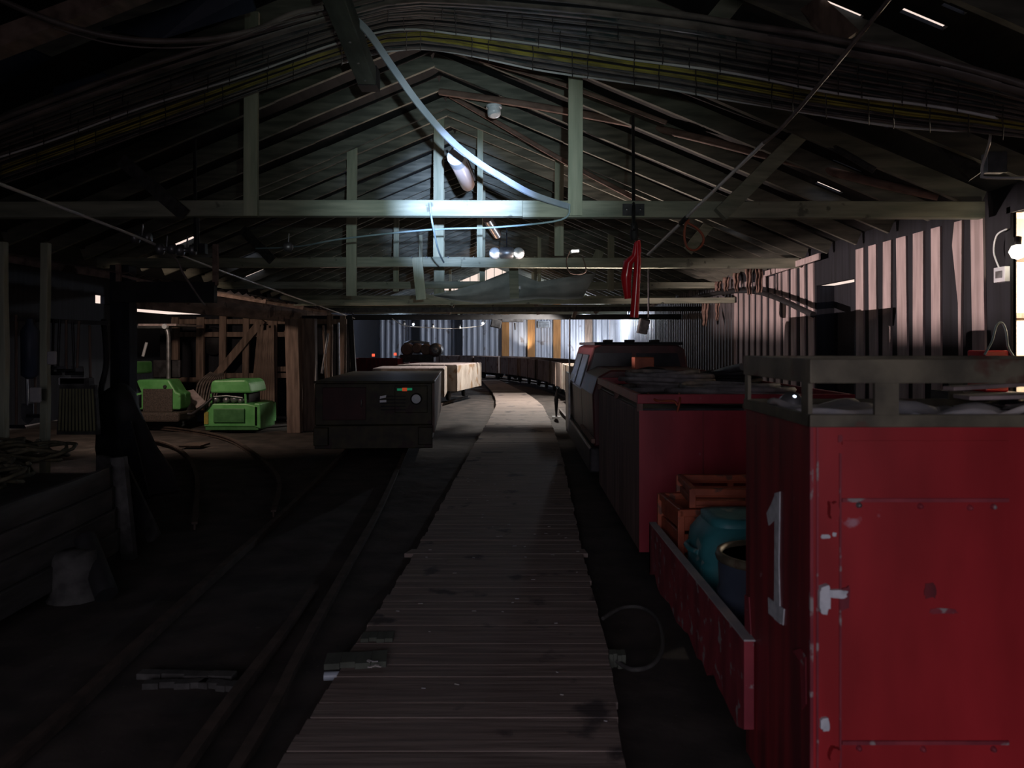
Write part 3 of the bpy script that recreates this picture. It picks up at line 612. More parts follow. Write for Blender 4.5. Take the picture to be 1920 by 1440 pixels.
def slab(name, px, py, w_, d_, h_, rot, m, label, cat, z=.0, tilt=0):
    q = G(px, py, z); M = Matrix.Translation(q) @ Matrix.Rotation(R(rot), 4, 'Z') @ Matrix.Rotation(R(tilt), 4, 'Y')
    mb = MB(); n = 4
    for k in range(n): mb.box(-w_/2+w_*k/n, -w_/2+w_*(k+1)/n+.0005, -d_/2+.012*math.sin(k*2), d_/2+.01*math.sin(k*3), 0, h_, M)
    return mb.build(name, m, label=label, cat=cat, bevel=.003)
slab('loose_board', 708, 1198, .17, .10, .022, 3, m_ridge, 'short grey board end lying on the left edge of the walkway, the farther one', 'board', .058)
slab('loose_board', 668, 1243, .30, .14, .03, 7, m_ridge, 'splintered grey board lying across the left edge of the walkway, the nearer one', 'board', .058)
mb = MB(); q = G(652, 1268, .03); mb.tube([q-Vector((.115, 0, 0)), q+Vector((.10, .02, .0))], .022, 8); mb.build('short_pipe', m_hose, label='short blue grey pipe lying by the left edge of the walkway', cat='pipe')
mb = MB()
for k in range(7):
    q = G(690+random.uniform(-12, 16), 1243+random.uniform(-8, 8), .095); mb.beam(q, q+Vector((random.uniform(.01, .04), random.uniform(-.02, .02), 0)), .006, .004)
tag(mb.build('wood_chips', m_paper), 'pale wood chips scattered on the splintered board', 'wood chips', kind='stuff')
mb = MB()
for k in range(60):
    y = random.uniform(3.2, 10); x = random.uniform(interp(y, xl)+.05, interp(y, xr)-.05)
    mb.beam((x, y, .061), (x+random.uniform(.008, .03), y+random.uniform(-.01, .01), .061), .006, .003)
tag(mb.build('wood_chips', m_paper), 'tiny pale chips strewn over the walkway planks', 'wood chips', kind='stuff')
slab('wood_block', 1157, 1248, .085, .07, .07, -4, m_ridge, 'small grey wood block beside the right edge of the walkway', 'wood block')
mb = MB(); mb.tube(smooth([G(x, y, .03) for x, y in ((1130, 1160), (1165, 1140), (1205, 1140), (1235, 1165), (1243, 1210), (1225, 1245), (1185, 1255), (1150, 1235))], 5), .012, 6)
mb.build('ground_hose', m_darkwood, label='thin brown hose lying in an arc on the dirt right of the walkway', cat='hose')
# small pieces of wood between the rails
for (px, py, w_, d_, r_, lab) in ((350, 1272, .48, .06, -3, 'long splintered stick lying between the rails'), (330, 1288, .30, .05, 4, 'shorter broken stick lying in front of the long one between the rails'), (412, 1290, .2, .06, -12, 'flat dark wood scrap lying at the right of the broken sticks')):
    slab('wood_stick', px, py, w_, d_, .03, r_, m_darkwood, lab, 'stick', .0)

def rail(pts, label, group, foot=True):
    pts = [Vector(p) for p in pts]; sp = smooth(pts, 5)
    t = thing('rail', label, 'rail', (sp[0].x, sp[0].y, 0), group)
    for nm, w_, z0, z1, m in (('rail_head', .05, .030, .052, m_rail), ('web', .016, -.02, .035, m_rail)):
        mb = MB(); vs = []; n = len(sp)
        for i, p in enumerate(sp):
            d = (sp[min(i+1, n-1)]-sp[max(i-1, 0)]).normalized(); sd = Vector((-d.y, d.x, 0))*w_/2
            for q in (p-sd+Vector((0, 0, z0)), p+sd+Vector((0, 0, z0)), p+sd+Vector((0, 0, z1)), p-sd+Vector((0, 0, z1))): vs.append(q)
        mb.add(vs, [(i*4+k, i*4+(k+1) % 4, i*4+4+(k+1) % 4, i*4+4+k) for i in range(n-1) for k in range(4)]+[(3, 2, 1, 0), (4*n-4, 4*n-3, 4*n-2, 4*n-1)])
        mb.build(nm, m, t)
RT = [(-1.02, 1.0), (-1.08, 3.23), (-1.13, 3.93), (-1.22, 5.34), (-1.36, 7.66), (-1.66, 11.3), (-2.0, 15.5), (-2.25, 18.5), (-1.95, 21.5), (-1.55, 24.0)]
rail([(x, y, 0) for x, y in RT], 'rusty rail on the left track, the one nearer the walkway', 'main track rails')
rail([(x-.9, y, 0) for x, y in RT], 'rusty rail on the left track, the one farther from the walkway', 'main track rails')
rail([(-1.26, 2.6, 0), (-1.30, 3.5, 0), (-1.31, 4.3, 0), (-1.345, 5.1, 0)], 'short guard rail beside the nearer rail of the left track', 'main track rails')
rail([(-7.6, 14.2, 0), (-6.55, 13.2, 0), (-5.73, 12.5, 0), (-4.9, 11.3, 0), (-3.88, 9.3, 0), (-2.9, 6.9, 0)], 'curved rail leading to the green loader, the left one', 'curved siding rails')
rail([(-7.4, 15.2, 0), (-6.39, 14.6, 0), (-5.13, 13.4, 0), (-4.03, 11.6, 0), (-2.9, 9.3, 0), (-2.35, 7.4, 0)], 'curved rail leading past the green compressor, the right one', 'curved siding rails')
for x, lab in ((1.15, 'rail under the red train, the one nearer the walkway'), (2.05, 'rail under the red train, the one nearer the right wall')):
    rail([(x, .5, 0), (x, 8, 0), (x-.02, 14, 0), (x-.1, 19, 0)], lab, 'rails under the red train')
mb = MB(); q = G(365, 835, .01); mb.box(q.x-.17, q.x+.17, q.y-.2, q.y+.2, .0, .03); mb.build('metal_plate', m_rail, label='small flat rusty plate lying between the curved rails', cat='plate')

# ================================================================== RED TRAIN ON THE RIGHT
def wheels(t, x0, x1, ys, r, m=m_dkst):
    for y in ys:
        for x in (x0, x1):
            mb = MB(); mb.lathe((x, y, r+.10), [(.02, -.05), (r*.95, -.05), (r, -.04), (r, .02), (r+.03, .03), (r+.03, .05), (.03, .05)], 'x', 20); mb.build('wheel', m, t)
        mb = MB(); mb.tube([(x0, y, r+.10), (x1, y, r+.10)], .035, 8); mb.build('axle', m, t)
# --- nearest: cabinet wagon with a railed top
X0, X1, Y0, Y1, ZB, ZT = .837, 2.35, 2.19, 2.83, .15, 1.413
t = thing('tall_red_wagon', 'nearest tall red steel wagon with a railed top and a painted 1 on its side', 'mine wagon', (1.6, 2.45, 0))
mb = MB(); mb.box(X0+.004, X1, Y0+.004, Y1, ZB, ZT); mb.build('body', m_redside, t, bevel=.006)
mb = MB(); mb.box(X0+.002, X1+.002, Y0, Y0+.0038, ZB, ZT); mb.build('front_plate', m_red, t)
wheels(t, 1.15, 2.05, (2.35, 2.6), .14)
# lower olive band, uprights, upper band
mb = MB(); z0, z1 = ZT-.0, ZT+.036
for (a, b, c, d) in ((X0-.004, X1, Y0-.006, Y0+.012), (X0-.004, X0+.012, Y0, Y1), (X0, X1, Y1-.012, Y1), (X1-.012, X1, Y0, Y1)): mb.box(a, b, c, d, z0, z1)
mb.build('lower_rim', m_olive, t, bevel=.002)
mb = MB(); z0, z1 = 1.538, 1.607
for (a, b, c, d) in ((X0-.004, X1, Y0-.006, Y0+.010), (X0-.004, X0+.010, Y0+.01, Y1), (X0, X1, Y1-.010, Y1), (X1-.010, X1, Y0, Y1)): mb.box(a, b, c, d, z0, z1)
mb.build('top_rail', m_olive, t, bevel=.002)
def up_(a, b, c, d): mbx = MB(); mbx.box(a, b, c, d, ZT+.03, 1.54); mbx.build('upright', m_olive, t)
up_((1639-VX)*Y0/F, (1684-VX)*Y0/F, Y0-.005, Y0+.008)
up_(X0-.003, X0+.009, Y0+.012, Y0+.065); up_(X0-.003, X0+.009, Y1-.05, Y1-.015); up_(X0+.6+.45, X0+.66+.45, Y0-.005, Y0+.008)
up_(X0+.75, X0+.80, Y1-.011, Y1-.001); up_(X1-.05, X1-.011, Y0, Y0+.02)
# front plate fittings: door outline strips, hinges, rivets
def fp(px, py, d=0): return P(px, py, Y0-d)
mb = MB()
q = fp(1572, 880); r_ = fp(1579, 1440)
for (a, b, c, d) in ((1573, 1577, 850, 1500), (1530, 1534, 800, 1500)):
    p, q = fp(a, c), fp(b, d); mb.box(p.x, q.x, Y0-.004, Y0, max(q.z, ZB), p.z)
mb.build('door_seam', m_redlow, t)
for (py, name) in ((938, 'hinge_strip'), (1392, 'hinge_strip'), (830, 'hinge_strip')):
    p, q = fp(1578, py-4), fp(1890, py+3); mb = MB(); mb.box(p.x, q.x, Y0-.006, Y0, q.z, p.z); mb.build(name, m_redlow if py != 830 else m_red, t)
for (px, py) in ((1610, 947), (1725, 949), (1818, 952), (1862, 950), (1610, 1402), (1730, 1404), (1862, 1404)):
    mb = MB(); q = fp(px, py); mb.lathe((q.x, Y0-.008, q.z), [(.001, -.004), (.006, -.002), (.009, .008)], 'y', 10); mb.build('rivet', m_steel if px == 1610 and py < 1000 else m_redlow, t)
def tpatch(px0, px1, py0, py1, m, name='paint_patch', th=.005, seed=1):
    rnd = random.Random(seed); n = 18; cx, cy = (px0+px1)/2, (py0+py1)/2; pts = []
    for k in range(n):
        a = 2*math.pi*k/n; rr = .8+.35*rnd.random()
        ca, sa = math.cos(a), math.sin(a); e = 4
        sx = abs(ca)**(2/e)*(1 if ca > 0 else -1); sy = abs(sa)**(2/e)*(1 if sa > 0 else -1)
        pts.append(fp(cx+(px1-px0)/2*sx*rr, cy+(py1-py0)/2*sy*rr))
    mb = MB(); mb.prism(pts, (0, -th, 0)); return mb.build(name, m, t)
tpatch(1532, 1551, 1095, 1146, m_chip, 'latch', .02, 2); tpatch(1546, 1586, 1104, 1120, m_chip, 'latch', .012, 3)
tpatch(1575, 1592, 1098, 1144, m_redlow, 'latch', .006, 4); tpatch(1537, 1553, 1343, 1367, m_chip, 'hinge', .01, 5)
tpatch(1539, 1556, 1002, 1010, m_chip, 'paint_patch', .002, 6); tpatch(1560, 1568, 998, 1006, m_chip, 'paint_patch', .002, 7)
tpatch(1742, 1795, 1140, 1151, m_redlow, 'scrape', .002, 8); tpatch(1732, 1756, 1093, 1122, m_redside, 'scrape', .002, 9)
tpatch(1551, 1569, 940, 970, m_red, 'hinge', .02, 10); tpatch(1552, 1570, 1398, 1424, m_red, 'hinge', .02, 11); tpatch(1571, 1579, 815, 830, m_redlow, 'scrape', .003, 12)
# painted figure 1 on the side
def sp_(px, py): Yq = X0*F/(px-VX); return Vector((X0+.003, Yq, H-(py-VY)*Yq/F))
mb = MB()
mb.prism([sp_(*q) for q in ((1452, 925), (1462, 922), (1460, 1060), (1463, 1170), (1451, 1160), (1452, 1040))], (-.0035, 0, 0))
mb.prism([sp_(*q) for q in ((1452, 930), (1452, 975), (1441, 985), (1437, 962), (1446, 945))], (-.0035, 0, 0))
mb.prism([sp_(*q) for q in ((1440, 1120), (1470, 1142), (1468, 1172), (1441, 1150))], (-.0038, 0, 0))
mb.build('painted_number', m_chip, t, label='grey brushed figure 1 on the red side')
mb = MB(); mb.prism([sp_(*q) for q in ((1485, 1220), (1500, 1216), (1510, 1232), (1511, 1320), (1503, 1330), (1500, 1240))], (-.003, 0, 0)); mb.build('paint_patch', m_redlow, t)
mb = MB(); mb.prism([sp_(*q) for q in ((1396, 1115), (1404, 1120), (1408, 1200), (1400, 1290), (1396, 1290))], (-.003, 0, 0)); mb.build('paint_patch', m_redlow, t)
mb = MB(); mb.box(X0-.003, X0+.006, Y0-.003, Y0+.006, ZB, ZT); mb.build('corner_edge', m_redlow, t)
# load on its roof
def sheet(name, cx, cy, z, sx, sy, rot, m, label, cat='sheet', wob=.02, th=.006, tilt=0):
    mb = MB(); n = 10; vs = []; M = Matrix.Translation((cx, cy, z)) @ Matrix.Rotation(R(rot), 4, 'Z') @ Matrix.Rotation(R(tilt), 4, 'X')
    rs = random.uniform(0, 9)
    for j in range(n+1):
        for i in range(n+1):
            u, v = (i/n-.5)*sx, (j/n-.5)*sy
            vs.append(M @ Vector((u, v, wob*abs(noise.noise(Vector((u*5+rs, v*6, rs))))*2)))
    mb.add(vs, [(j*(n+1)+i, j*(n+1)+i+1, (j+1)*(n+1)+i+1, (j+1)*(n+1)+i) for j in range(n) for i in range(n)], True)
    o = mb.build(name, m, label=label, cat=cat); s = o.modifiers.new('thickness', 'SOLIDIFY'); s.thickness = th; s.offset = 1; return o
sheet('pale_sack', 1.40, 2.38, ZT+.005, .50, .22, 5, m_paper, 'flat pale grey sack lying on the nearest red wagon behind the corner upright', 'sack', .035, .02)
sheet('pale_sack', 1.02, 2.52, ZT+.005, .30, .30, 0, m_paper, 'dusty white bag lying in the far left corner of the nearest red wagon roof', 'sack', .03, .02)
sheet('folded_cloth', 1.75, 2.45, ZT+.02, .55, .35, -10, m_dkst, 'dark folded cloth lying among the sheets on the nearest red wagon', 'cloth', .03, .015)
for k, (cx, cy, z, sx, sy, rot, lab) in enumerate(((1.95, 2.42, 1.455, .75, .20, 8, 'long pale board, lowest one, lying on the nearest red wagon at the picture edge'),
        (1.80, 2.55, 1.475, .62, .12, -6, 'pale board, lying crosswise in the middle of the nearest red wagon roof'),
        (1.68, 2.66, 1.50, .45, .05, 14, 'narrow pale lath, topmost, lying aslant on the nearest red wagon roof'))):
    M = Matrix.Translation((cx, cy, z)) @ Matrix.Rotation(R(rot), 4, 'Z') @ Matrix.Rotation(R(-2), 4, 'Y')
    mb = MB(); mb.box(-sx/2, sx/2, -sy/2, sy/2, 0, .014, M); mb.build('loose_board', m_board, label=lab, cat='board', bevel=.003)
t2 = thing('small_lamp', 'little metal cap lamp glinting in the far left corner of the nearest red wagon', 'lamp', (1.05, 2.6, ZT+.03))
q = P(1484, 742, 2.6); mb = MB(); mb.lathe(q, [(.045, -.04), (.04, -.01), (.02, .01), (.001, .015)], 'z', 14); mb.build('cap', m_steel, t2)
mb = MB(); mb.lathe(q+Vector((0, -.03, -.003)), [(.001, -.004), (.007, 0), (.007, .008)], 'y', 8); mb.build('lens', m_fest, t2)

# --- low open wagon with its load
t = thing('low_red_wagon', 'low open wagon with worn red sides between the two tall red ones', 'mine wagon', (1.6, 3.7, 0))
XS = .80; ya, yb = 2.71, 4.66
mb = MB(); n = 22; up = [(XS, ya+(yb-ya)*k/n, .60-.035*k/n) for k in range(n+1)]; dn = [(XS, ya+(yb-ya)*k/n, .265+random.uniform(-.018, .018)+(.03 if k % 5 == 0 else 0)) for k in range(n, -1, -1)]
for k in range(n): mb.prism([up[k], up[k+1], dn[n-k-1], dn[n-k]], (.035, 0, 0))
mb.build('side_panel', m_redlow, t)
mb = MB(); mb.box(2.30, 2.335, 2.9, yb, .27, .58); mb.build('side_panel', m_redlow, t)
mb = MB(); mb.box(XS, 2.335, yb-.035, yb, .27, .566); mb.build('end_panel', m_redlow, t); mb = MB(); mb.box(XS+.035, 2.335, 2.86, 2.89, .27, .58); mb.build('end_panel', m_redlow, t)
mb = MB(); mb.box(XS+.036, 2.31, 2.89, yb-.02, .25, .285); mb.build('deck', m_darkwood, t)
mb = MB()
for k in range(n): mb.prism([up[k], up[k+1], (up[k+1][0]+.04, up[k+1][1], up[k+1][2]), (up[k][0]+.04, up[k][1], up[k][2])], (0, 0, .006))
mb.build('top_edge', m_paper, t)
wheels(t, 1.15, 2.05, (3.1, 4.2), .11)
# orange crates
def crate(cx, cy, z, sx, sy, sz, rot, m, label, slats=4):
    t = thing('plastic_crate', label, 'crate', (cx, cy, z)); M = Matrix.Translation((cx, cy, z)) @ Matrix.Rotation(R(rot), 4, 'Z')
    mb = MB(); mb.box(-sx/2, sx/2, -sy/2, sy/2, 0, .015, M); mb.build('base', m, t)
    mb = MB(); hh = sz/slats
    for k in range(slats):
        z0 = k*hh+.006; z1 = (k+1)*hh-.012*(k < slats-1)
        mb.box(-sx/2, sx/2, -sy/2, -sy/2+.015, z0, z1, M); mb.box(-sx/2, sx/2, sy/2-.015, sy/2, z0, z1, M); mb.box(-sx/2, -sx/2+.015, -sy/2, sy/2, z0, z1, M); mb.box(sx/2-.015, sx/2, -sy/2, sy/2, z0, z1, M)
    mb.build('slatted_walls', m, t, bevel=.004)
    for x in (-sx/2-.003, 0, sx/2+.003):
        for y in (-sy/2, sy/2): mb = MB(); mb.box(x-.018, x+.018, y-.012, y+.012, 0, sz, M); mb.build('rib', m, t, bevel=.003)
    mb = MB(); mb.box(-sx/2-.012, sx/2+.012, -sy/2-.012, -sy/2+.02, sz-.035, sz+.005, M); mb.box(-sx/2-.012, sx/2+.012, sy/2-.02, sy/2+.012, sz-.035, sz+.005, M)
    mb.box(-sx/2-.012, -sx/2+.02, -sy/2, sy/2, sz-.035, sz+.005, M); mb.box(sx/2-.02, sx/2+.012, -sy/2, sy/2, sz-.035, sz+.005, M); mb.build('rim', m, t, bevel=.005)
    return t
crate(1.20, 4.38, .285, .66, .46, .47, 3, m_orange, 'faded orange slatted crate behind the teal drum in the low red wagon')
crate(1.26, 4.36, .765, .60, .45, .10, -3, m_orange, 'shallow orange tray stacked on top of the orange crate', 2)
# teal jerrycan-like drum
t = thing('plastic_drum', 'faded teal square plastic drum in the low red wagon', 'drum', (1.35, 3.72, .285))
M = Matrix.Translation((1.20, 3.84, .285)) @ Matrix.Diagonal((1, 1, 1.17, 1)); mb = MB(); rr = .10
def rrect(sx, sy, r, z, n=5):
    o = []
    for (cx, cy, a0) in ((sx/2-r, sy/2-r, 0), (-sx/2+r, sy/2-r, 90), (-sx/2+r, -sy/2+r, 180), (sx/2-r, -sy/2+r, 270)):
        for k in range(n+1): a = R(a0+90*k/n); o.append(Vector((cx+r*math.cos(a), cy+r*math.sin(a), z)))
    return o
def loft(mb, rings, M=None, smooth_=True):
    n = len(rings[0]); vs = [M @ v if M else v for r in rings for v in r]
    mb.add(vs, [(i*n+k, i*n+(k+1) % n, (i+1)*n+(k+1) % n, (i+1)*n+k) for i in range(len(rings)-1) for k in range(n)], smooth_)
    mb.add(vs[:n], [tuple(range(n))[::-1]]); mb.add(vs[-n:], [tuple(range(n))])
loft(mb, [rrect(.60, .44, .10, 0), rrect(.64, .48, .12, .05), rrect(.64, .48, .12, .25), rrect(.62, .46, .12, .27), rrect(.64, .48, .12, .29), rrect(.62, .46, .12, .36), rrect(.54, .38, .1, .41), rrect(.50, .34, .09, .415)], M)
mb.build('body', m_blue, t)
mb = MB(); loft(mb, [rrect(.52, .36, .09, .41), rrect(.52, .36, .09, .44), rrect(.44, .28, .08, .445)], M); mb.build('lid', m_blue, t)
mb = MB(); mb.tube([M @ Vector((-.32, -.1, .30)), M @ Vector((-.345, -.05, .30)), M @ Vector((-.345, .05, .30)), M @ Vector((-.32, .1, .30))], .014, 8); mb.build('handle', m_blue, t)
# black barrel
t = thing('barrel', 'dark blue black barrel with a dusty rim in the low red wagon', 'barrel', (1.18, 3.22, .285)); c = (1.06, 3.27, .285)
mb = MB(); mb.lathe(c, [(.17, 0), (.19, .02), (.205, .14), (.195, .16), (.205, .18), (.205, .31), (.195, .33), (.20, .42), (.185, .46)], 'z', 28); mb.build('body', m_bluew, t)
mb = MB(); mb.lathe(c, [(.180, .445), (.208, .445), (.212, .46), (.205, .48), (.19, .48), (.185, .46)], 'z', 28); mb.build('rim', m_olive, t)
mb = MB(); mb.lathe(c, [(.186, .455), (.10, .45), (.001, .45)], 'z', 28); mb.build('lid', m_dkst, t)
mb = MB(); mb.lathe((1.14, 3.22, .285), [(.03, .45), (.03, .48), (.001, .485)], 'z', 12); mb.build('bung', m_blue, t)

# --- second tall wagon
t = thing('box_red_wagon', 'wine red box wagon with rusty brown side, second of the tall red wagons', 'mine wagon', (1.6, 6.6, 0))
X0, X1, Y0b, Y1b = .845, 2.35, 5.35, 8.0
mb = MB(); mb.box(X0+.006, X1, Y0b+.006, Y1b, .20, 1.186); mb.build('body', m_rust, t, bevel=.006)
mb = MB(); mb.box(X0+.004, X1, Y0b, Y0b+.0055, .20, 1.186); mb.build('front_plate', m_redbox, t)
mb = MB()
for (a, b, c, d) in ((X0-.01, X1, Y0b-.012, Y0b+.03), (X0-.01, X0+.03, Y0b+.03, Y1b), (X0, X1, Y1b-.03, Y1b), (X1-.03, X1, Y0b, Y1b)): mb.box(a, b, c, d, 1.235, 1.30)
mb.build('top_rail', m_redbox, t, bevel=.004)
for (x, y) in ((X0+.01, Y0b+.005), (X0+.01, Y1b-.05), (X0+.01, 6.6), (X1-.03, Y0b+.005), (1.6, Y0b+.005)):
    mb = MB(); mb.box(x-.02, x+.02, y, y+.04, 1.18, 1.24); mb.build('upright', m_rust, t)
mb = MB(); mb.box(X0+.02, X1-.01, Y0b+.01, Y1b, 1.186, 1.20); mb.build('lid', m_dkst, t)
mb = MB(); mb.box(1.29, 1.30, Y0b-.004, Y0b, .2, 1.18); mb.build('seam', m_redside, t)
wheels(t, 1.15, 2.05, (5.9, 7.4), .14)
# rope heap / conveyor belt heap on it
def coil(cx, cy, z, r, turns, th, m, label, name='rope_coil', sq=.7, ht=.03):
    pts = []; n = int(turns*16)
    for k in range(n+1):
        a = 2*math.pi*k/16; rr = r*(.55+.45*abs(math.sin(k*.13+cx)))+.015*math.sin(k*.9)
        pts.append((cx+rr*math.cos(a), cy+sq*rr*math.sin(a), z+th+ht*(k/n)*turns*.5+.012*math.sin(k*.7)))
    mb = MB(); mb.tube(pts, th, 6); return mb.build(name, m, label=label, cat='rope')
coil(1.65, 5.95, 1.20, .48, 7, .022, m_rpe, 'heap of thick grey rope on the wine red wagon, the nearer coil', sq=.9)
coil(1.35, 6.9, 1.20, .42, 7, .022, m_rpe, 'heap of dark rope on the wine red wagon, the farther coil', sq=1.1, ht=.05)
coil(2.0, 7.3, 1.20, .30, 6, .03, m_black, 'black hose coil on the wine red wagon near the wall', sq=1.2, ht=.05)
mb = MB(); mb.tube(smooth([P(1330, 704, 7.3), P(1350, 698, 7.1), P(1370, 692, 6.9), P(1392, 688, 6.7)], 8), [.03+.006*(k % 2) for k in range(25)], 8); mb.build('ribbed_hose', m_steel, label='short ribbed hose lying on top of the rope heap', cat='hose')
line('frayed_cord', [P(1215, 738, 5.6), P(1222, 745, 5.4), P(1235, 752, 5.3), P(1262, 752, 5.31), P(1270, 760, 5.31)], .008, m_orange, 'frayed orange cord tied at the front rail of the wine red wagon', 'cord')
line('frayed_cord', [P(1273, 738, 5.45), P(1275, 750, 5.31), P(1270, 772, 5.31)], .008, m_orange, 'loose end of orange cord hanging over the front rail', 'cord')

# --- dark red locomotive behind it
t = thing('mine_locomotive', 'dark red mine locomotive with a low rounded cab behind the wine red wagon', 'locomotive', (1.6, 10.5, 0))
mb = MB(); mb.box(.80, 2.30, 8.5, 12.6, .22, .50); mb.build('chassis', m_dkst, t, bevel=.02)
mb = MB(); pr = [(.86, .5), (.84, 1.08), (.90, 1.28), (1.05, 1.36), (2.1, 1.36), (2.25, 1.28), (2.30, 1.08), (2.30, .5)]
mb.prism([(x, 8.6, z) for x, z in pr], (0, 1.5, 0)); mb.build('hood', m_locored, t, bevel=.02)
mb = MB(); pr = [(.86, .5), (.84, 1.05), (1.0, 1.60), (1.10, 1.645), (2.1, 1.645), (2.2, 1.58), (2.30, 1.05), (2.30, .5)]
mb.prism([(x, 10.1, z) for x, z in pr], (0, 2.4, 0)); mb.build('cab', m_locored, t, bevel=.02)
mb = MB(); mb.box(1.0, 2.16, 10.0, 12.4, 1.635, 1.675); mb.build('cab_roof', m_tar, t, bevel=.01)
mb = MB(); mb.prism([(.88, 10.08, 1.08), (1.02, 10.08, 1.53), (1.5, 10.08, 1.53), (1.5, 10.08, 1.08)], (0, .03, 0)); mb.build('windscreen', m_dkglass, t)
mb = MB(); mb.prism([(1.56, 10.08, 1.08), (1.56, 10.08, 1.53), (2.1, 10.08, 1.53), (2.22, 10.08, 1.08)], (0, .03, 0)); mb.build('windscreen', m_dkglass, t)
for y in (10.3, 11.3):
    mb = MB(); mb.prism([(.845, y, 1.08), (.965, y, 1.50), (.965, y+.8, 1.50), (.845, y+.8, 1.08)], (-.012, 0, .004)); mb.build('side_window', m_dkglass, t)
mb = MB(); mb.tube([(1.5+.42*math.cos(R(a)), 8.56, .95+.42*math.sin(R(a))) for a in range(0, 181, 12)], .03, 8); mb.build('front_hoop', m_dkst, t)
mb = MB(); mb.box(.82, .86, 8.5, 10.0, .55, .60); mb.build('step_rail', m_log, t)
mb = MB(); mb.box(.79, .82, 11.9, 12.55, .3, 1.2); mb.build('end_guard', m_steel, t, bevel=.004)
mb = MB()
for x in (1.2, 1.5, 1.85): mb.box(x, x+.12, 10.6, 10.8, 1.675, 1.71)
mb.build('roof_fitting', m_black, t, bevel=.01)
wheels(t, 1.15, 2.05, (9.3, 11.6), .2)
mb = MB(); q = P(1210, 683, 8.7); mb.box(q.x-.12, q.x+.1, q.y, q.y+.25, q.z-.08, q.z+.08); mb.build('orange_box', m_orange, label='dull orange box lying between the rope heap and the locomotive', cat='box', bevel=.01)
mb = MB(); q = P(1235, 662, 12.0); mb.lathe((q.x, q.y, 1.3), [(.16, 0), (.17, .1), (.17, .15), (.10, .2), (.10, .28)], 'z', 12); mb.build('machine_part', m_bluew, label='dark bluish cylinder sitting on a stand behind the locomotive cab', cat='machine part')
bar('thin_pole', [P(1068, 598, 15.2), G(1068, 810, 0.0)+Vector((0, 0, 0))], .03, .03, m_steel, 'thin upright pole standing beside the locomotive at the walkway', 'pole', round_=True)

# ================================================================== PLYWOOD WAGONS
def ply_wagon(cx, cy, rot, L, W_, z0, z1, m, label, group=None, name='plywood_wagon', tilt=0, cover=None):
    t = thing(name, label, 'mine wagon', (0, 0, 0), group)
    for (a, b, c, d, nm) in ((-W_/2, -W_/2+.03, -L/2, L/2, 'side_panel'), (W_/2-.03, W_/2, -L/2, L/2, 'side_panel'), (-W_/2, W_/2, -L/2, -L/2+.03, 'end_panel'), (-W_/2, W_/2, L/2-.03, L/2, 'end_panel')):
        mb = MB(); mb.box(a, b, c, d, z0, z1); mb.build(nm, m, t, bevel=.004)
    mb = MB(); mb.box(-W_/2+.03, W_/2-.03, -L/2+.03, L/2-.03, z0+.02, z0+.05); mb.build('deck', m_darkwood, t)
    for x in (() if cover else (-W_/2-.012, W_/2+.012)):
        for y in (-L/2+.05, 0, L/2-.05): mb = MB(); mb.box(x-.012, x+.012, y-.025, y+.025, z0-.02, z1-.01); mb.build('batten', m, t)
    mb = MB(); mb.box(-.45, -.35, -L/2-.08, L/2+.08, z0-.12, z0-.01); mb.box(.35, .45, -L/2-.08, L/2+.08, z0-.12, z0-.01); mb.build('chassis', m_dkst, t)
    for y in (-L*.3, L*.3):
        for x in (-.45, .45):
            mb = MB(); mb.lathe((x, y, .17+.0), [(.02, -.04), (.16, -.04), (.16, .02), (.18, .03), (.03, .04)], 'x', 16); mb.build('wheel', m_dkst, t)
    if cover:
        mb = MB(); n = 5
        for k in range(n): mb.box(-W_/2+.01+k*(W_-.02)/n, -W_/2+(k+1)*(W_-.02)/n, -L/2+.02-.04*(k % 2), L/2-.02+.03*(k % 3), z1+.0, z1+.022)
        mb.build('board_cover', cover, t)
    t.location = (cx, cy, .062); t.rotation_euler = (0, 0, R(rot)); return t
# left side train: behind the olive locomotive
ply_wagon(-2.68, 19.5, 3.5, 2.1, 1.72, .30, .98, m_ply, 'pale plywood wagon right behind the olive locomotive', cover=m_board)
ply_wagon(-2.22, 22.5, -10.5, 2.9, 1.72, .30, 1.0, m_ply, 'stained plywood wagon standing nearest the bend of the walkway', cover=m_board)
# right side train: a long row of brown wagons bending left
cur = [(2.05, 19.5), (2.0, 22.5), (1.80, 25.5), (1.4, 28.4), (.75, 31.3), (-.15, 34.0), (-1.5, 36.4), (-3.5, 38.0), (-6.0, 38.3)]
for sgn, lb_ in ((-.45, 'rail under the long row of plywood wagons, the inner one'), (.45, 'rail under the long row of plywood wagons, the outer one')):
    pp = []
    for i, c_ in enumerate(cur):
        a = Vector((*cur[max(i-1, 0)], 0)); b = Vector((*cur[min(i+1, len(cur)-1)], 0)); d = (b-a).normalized(); pp.append(Vector((*c_, 0))+Vector((d.y, -d.x, 0))*sgn)
    rail(pp, lb_, 'rails under the long wagon row')
names = ['nearest, pale at its end', 'second from the near end', 'third from the near end', 'fourth from the near end', 'fifth, where the row bends', 'sixth, beyond the bend', 'seventh, near the end wall', 'last, by the end wall']
for i, (a, b) in enumerate(zip(cur, cur[1:])):
    a = Vector((*a, 0)); b = Vector((*b, 0)); m_ = (a+b)/2; d = b-a
    ply_wagon(m_.x, m_.y, math.degrees(math.atan2(d.y, d.x))-90, d.length-.42, 1.4, .30, 1.02, m_ply if i == 0 else m_ply2, 'brown plywood wagon in the long right row, '+names[i], 'row of plywood wagons along the right')
